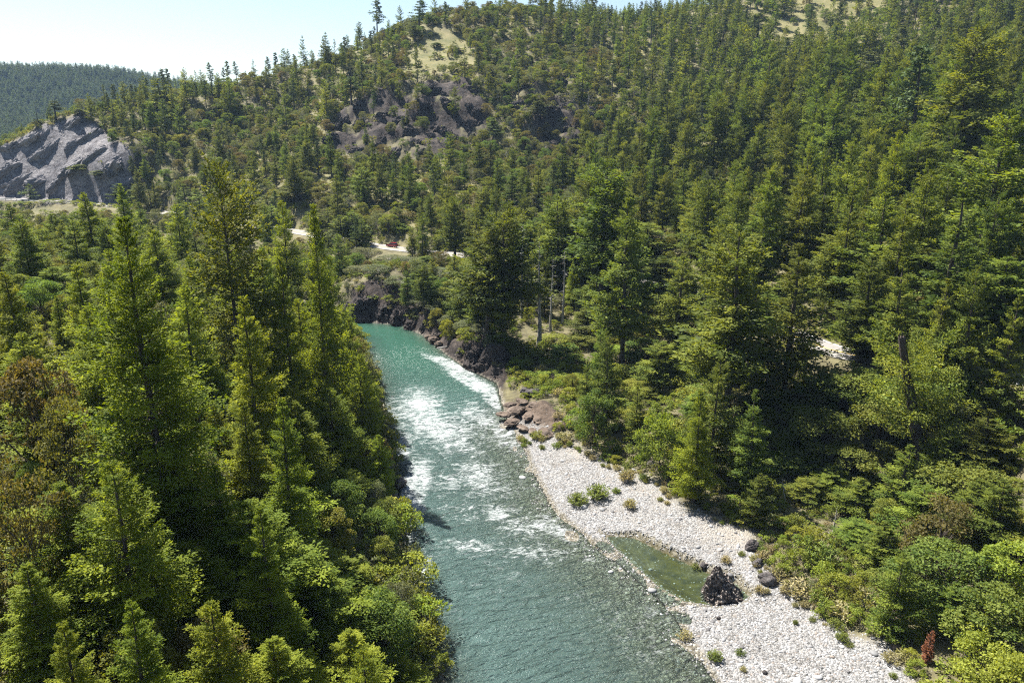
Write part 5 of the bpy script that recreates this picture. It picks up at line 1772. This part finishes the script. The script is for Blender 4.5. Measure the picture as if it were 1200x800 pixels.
def car(loc, rz):
    r = link('parked_car', None, None, loc, label='red sport utility car driving on the pale road above the river bend', category='car')
    r.name = 'car'
    r.rotation_euler = (0, 0, rz)
    prism('body', [(-2.25, .35), (2.2, .35), (2.3, .55), (2.25, .85), (1.25, 1.05), (-2.2, 1.1), (-2.3, .7)], 1.84, M['red_paint'], r, .07)
    prism('cabin', [(1.2, 1.04), (.45, 1.60), (-1.7, 1.66), (-2.15, 1.08)], 1.70, M['dark_glass'], r, .04, .16)
    prism('roof', [(.5, 1.60), (.35, 1.68), (-1.65, 1.74), (-1.8, 1.66)], 1.46, M['red_paint'], r, .03)
    for sx in (-1, 1):
        for xx in (-.62, .42):
            prism('pillar', [(xx, 1.06), (xx + .12, 1.06), (xx + .02, 1.62), (xx - .08, 1.62)], .05, M['red_paint'], r, 0, None, (0, sx * .79, 0))
    for x in (-1.42, 1.42):
        for sy in (-1, 1):
            bm = bmesh.new()
            bmesh.ops.create_cone(bm, cap_ends=True, segments=28, radius1=.36, radius2=.36, depth=.24)
            bmesh.ops.bevel(bm, geom=[e for e in bm.edges if abs(e.verts[0].co.z - e.verts[1].co.z) < .01], offset=.04, segments=2, affect='EDGES')
            bmesh.ops.rotate(bm, verts=bm.verts, matrix=Matrix.Rotation(math.pi / 2, 3, 'X'))
            me = bpy.data.meshes.new('tyre')
            bm.to_mesh(me)
            bm.free()
            me.materials.append(M['rubber'])
            wv = link('wheel', me, r, (x, sy * .84, .36))
            bm = bmesh.new()
            bmesh.ops.create_cone(bm, cap_ends=True, segments=20, radius1=.22, radius2=.20, depth=.05)
            bmesh.ops.rotate(bm, verts=bm.verts, matrix=Matrix.Rotation(math.pi / 2, 3, 'X'))
            me = bpy.data.meshes.new('rim')
            bm.to_mesh(me)
            bm.free()
            me.materials.append(M['alloy'])
            link('rim', me, wv, (0, sy * .125, 0))
    for sy in (-1, 1):
        prism('headlight', [(2.18, .66), (2.31, .66), (2.29, .84), (2.16, .84)], .36, M['lamp_clear'], r, .02, None, (0, sy * .68, 0))
        prism('tail_light', [(-2.32, .75), (-2.24, .75), (-2.2, 1.08), (-2.28, 1.08)], .22, M['lamp_red'], r, .02, None, (0, sy * .78, 0))
        prism('wing_mirror', [(.95, 1.05), (1.1, 1.05), (1.1, 1.2), (.95, 1.2)], .2, M['red_paint'], r, .02, None, (0, sy * 1.0, 0))
    prism('front_bumper', [(2.2, .3), (2.36, .36), (2.36, .55), (2.2, .6)], 1.7, M['trim'], r, .03)
    prism('rear_bumper', [(-2.22, .3), (-2.38, .36), (-2.38, .6), (-2.22, .62)], 1.7, M['trim'], r, .03)
    return r


cp = at_y(454, 291, 272)
d, arc, rz_ = seg_dist(np.array([cp[0]]), np.array([cp[1]]), ROADS)
i = int(np.argmin(np.hypot(ROADS[:, 0] - cp[0], ROADS[:, 1] - cp[1])))
tg = ROADS[i + 1] - ROADS[i - 1]
nrm = np.array([tg[1], -tg[0]]) / math.hypot(tg[0], tg[1])
car((ROADS[i, 0] + nrm[0] * 1.7, ROADS[i, 1] + nrm[1] * 1.7, ROADS[i, 2] + .035), math.atan2(tg[1], tg[0]))

# ------------------------------------------------------------------ guardrail below the rock cut
M['steel'] = plain_mat('galvanised_steel', (.55, .56, .58), .4, .6)
M['post_wood'] = plain_mat('rail_post_wood', (.14, .11, .085), .9)


def guardrail(x0, x1, side, label):
    sel = ROADS[(ROADS[:, 0] < x1) & (ROADS[:, 0] > x0)]
    sel = sel[np.argsort(sel[:, 0])]
    s = np.concatenate([[0], np.cumsum(np.hypot(*np.diff(sel[:, :2], axis=0).T))])
    q = np.arange(0, s[-1], 3.8)
    P = np.stack([np.interp(q, s, sel[:, k]) for k in range(3)], 1)
    d = np.gradient(P[:, :2], axis=0)
    d /= np.linalg.norm(d, axis=1)[:, None]
    P[:, :2] += np.stack([d[:, 1], -d[:, 0]], 1) * side
    root = link('guardrail', None, None, tuple(P[0]), label=label, category='guardrail')
    L = P - P[0]
    nn = np.stack([d[:, 1], -d[:, 0]], 1)
    prof = [(.0, .42), (.07, .48), (.07, .54), (.0, .60), (.07, .66), (.07, .72), (.0, .78), (-.03, .78), (-.03, .42)]
    V = np.concatenate([np.column_stack([L[:, :2] - nn * o_, L[:, 2] + z_]) for o_, z_ in prof])
    n, k = len(L), len(prof)
    Fq = [[j * n + i_, j * n + i_ + 1, ((j + 1) % k) * n + i_ + 1, ((j + 1) % k) * n + i_] for j in range(k) for i_ in range(n - 1)]
    link('rail', mesh_np('guard_rail', V, Fq, [M['steel']]), root)
    bm = bmesh.new()
    bmesh.ops.create_cube(bm, size=1)
    bmesh.ops.scale(bm, verts=bm.verts, vec=(.16, .16, 1.1))
    bmesh.ops.bevel(bm, geom=list(bm.edges), offset=.02, segments=1, affect='EDGES')
    me = bpy.data.meshes.new('post')
    bm.to_mesh(me)
    bm.free()
    me.materials.append(M['post_wood'])
    for i_ in range(n):
        link('post', me, root, (L[i_, 0] + nn[i_, 0] * .12, L[i_, 1] + nn[i_, 1] * .12, L[i_, 2] + .25))


guardrail(-330, -205, 4.3, 'long steel guardrail on the road below the grey rock cut')

# ------------------------------------------------------------------ air
bm = bmesh.new()
bmesh.ops.create_cube(bm, size=1)
bmesh.ops.scale(bm, verts=bm.verts, vec=(14000, 12800, 330))
bmesh.ops.translate(bm, verts=bm.verts, vec=(0, 300, 161))
me = bpy.data.meshes.new('haze')
bm.to_mesh(me)
bm.free()
m, nt, ns, ls = new_mat('haze_air')
vo = ns.new('ShaderNodeVolumePrincipled')
vo.inputs['Color'].default_value = (.48, .70, 1.0, 1)
vo.inputs['Density'].default_value = .00006
vo.inputs['Anisotropy'].default_value = 0.0
ls.new(vo.outputs[0], ns.new('ShaderNodeOutputMaterial').inputs['Volume'])
me.materials.append(m)
HAZE = True
if HAZE:
    link('haze', me, kind='stuff')

# ------------------------------------------------------------------ light
SUN_EL, SUN_AZ = math.radians(57), math.radians(-48)     # azimuth from +Y towards +X
w = bpy.data.worlds.new('World')
S.world = w
w.use_nodes = True
nt = w.node_tree
bg = nt.nodes['Background']
sk = nt.nodes.new('ShaderNodeTexSky')
sk.sky_type = 'NISHITA'
sk.sun_disc = False
sk.sun_elevation = SUN_EL
sk.sun_rotation = SUN_AZ
sk.altitude = 200
sk.air_density = 1.0
sk.dust_density = .8
sk.ozone_density = .5
nt.links.new(sk.outputs[0], bg.inputs[0])
bg.inputs[1].default_value = .049
sd = bpy.data.lights.new('Sun', 'SUN')
sd.energy = 5.0
sd.angle = math.radians(.5)
sd.volume_factor = 0.0
sd.color = (1, .955, .88)
so = bpy.data.objects.new('sun', sd)
COL.objects.link(so)
dirv = Vector((math.sin(SUN_AZ) * math.cos(SUN_EL), math.cos(SUN_AZ) * math.cos(SUN_EL), math.sin(SUN_EL)))
so.rotation_euler = dirv.to_track_quat('Z', 'Y').to_euler()
so.location = dirv * 400

cd = bpy.data.cameras.new('Camera')
cd.sensor_fit = 'HORIZONTAL'
cd.angle = 2 * math.atan(600 / FPX)
cd.clip_start = .5
cd.clip_end = 20000
co = bpy.data.objects.new('camera', cd)
COL.objects.link(co)
co.location = (0, 0, CAMZ)
co.rotation_euler = (math.pi / 2 - TH, 0, 0)
S.camera = co

vs = S.view_settings
vs.view_transform = 'Standard'
vs.look = 'None'
vs.gamma = 1
vs.use_curve_mapping = False
vs.exposure = 1.8
S.cycles.max_bounces = 6
S.cycles.diffuse_bounces = 3
S.cycles.glossy_bounces = 2
S.cycles.transmission_bounces = 3
S.cycles.transparent_max_bounces = 6
S.cycles.volume_bounces = 0
S.cycles.sample_clamp_indirect = 2
S.cycles.sample_clamp_direct = 2.5
S.cycles.use_denoising = False
S.cycles.filter_width = 1.15
S.cycles.denoising_prefilter = 'ACCURATE'
S.cycles.denoiser = 'OPENIMAGEDENOISE'
print('PLANTS', len(PLANTS), {k: len(v) for k, v in byk.items()}, 'rest', len(rest), 'undergrowth', len(ux), 'stones', len(sx))
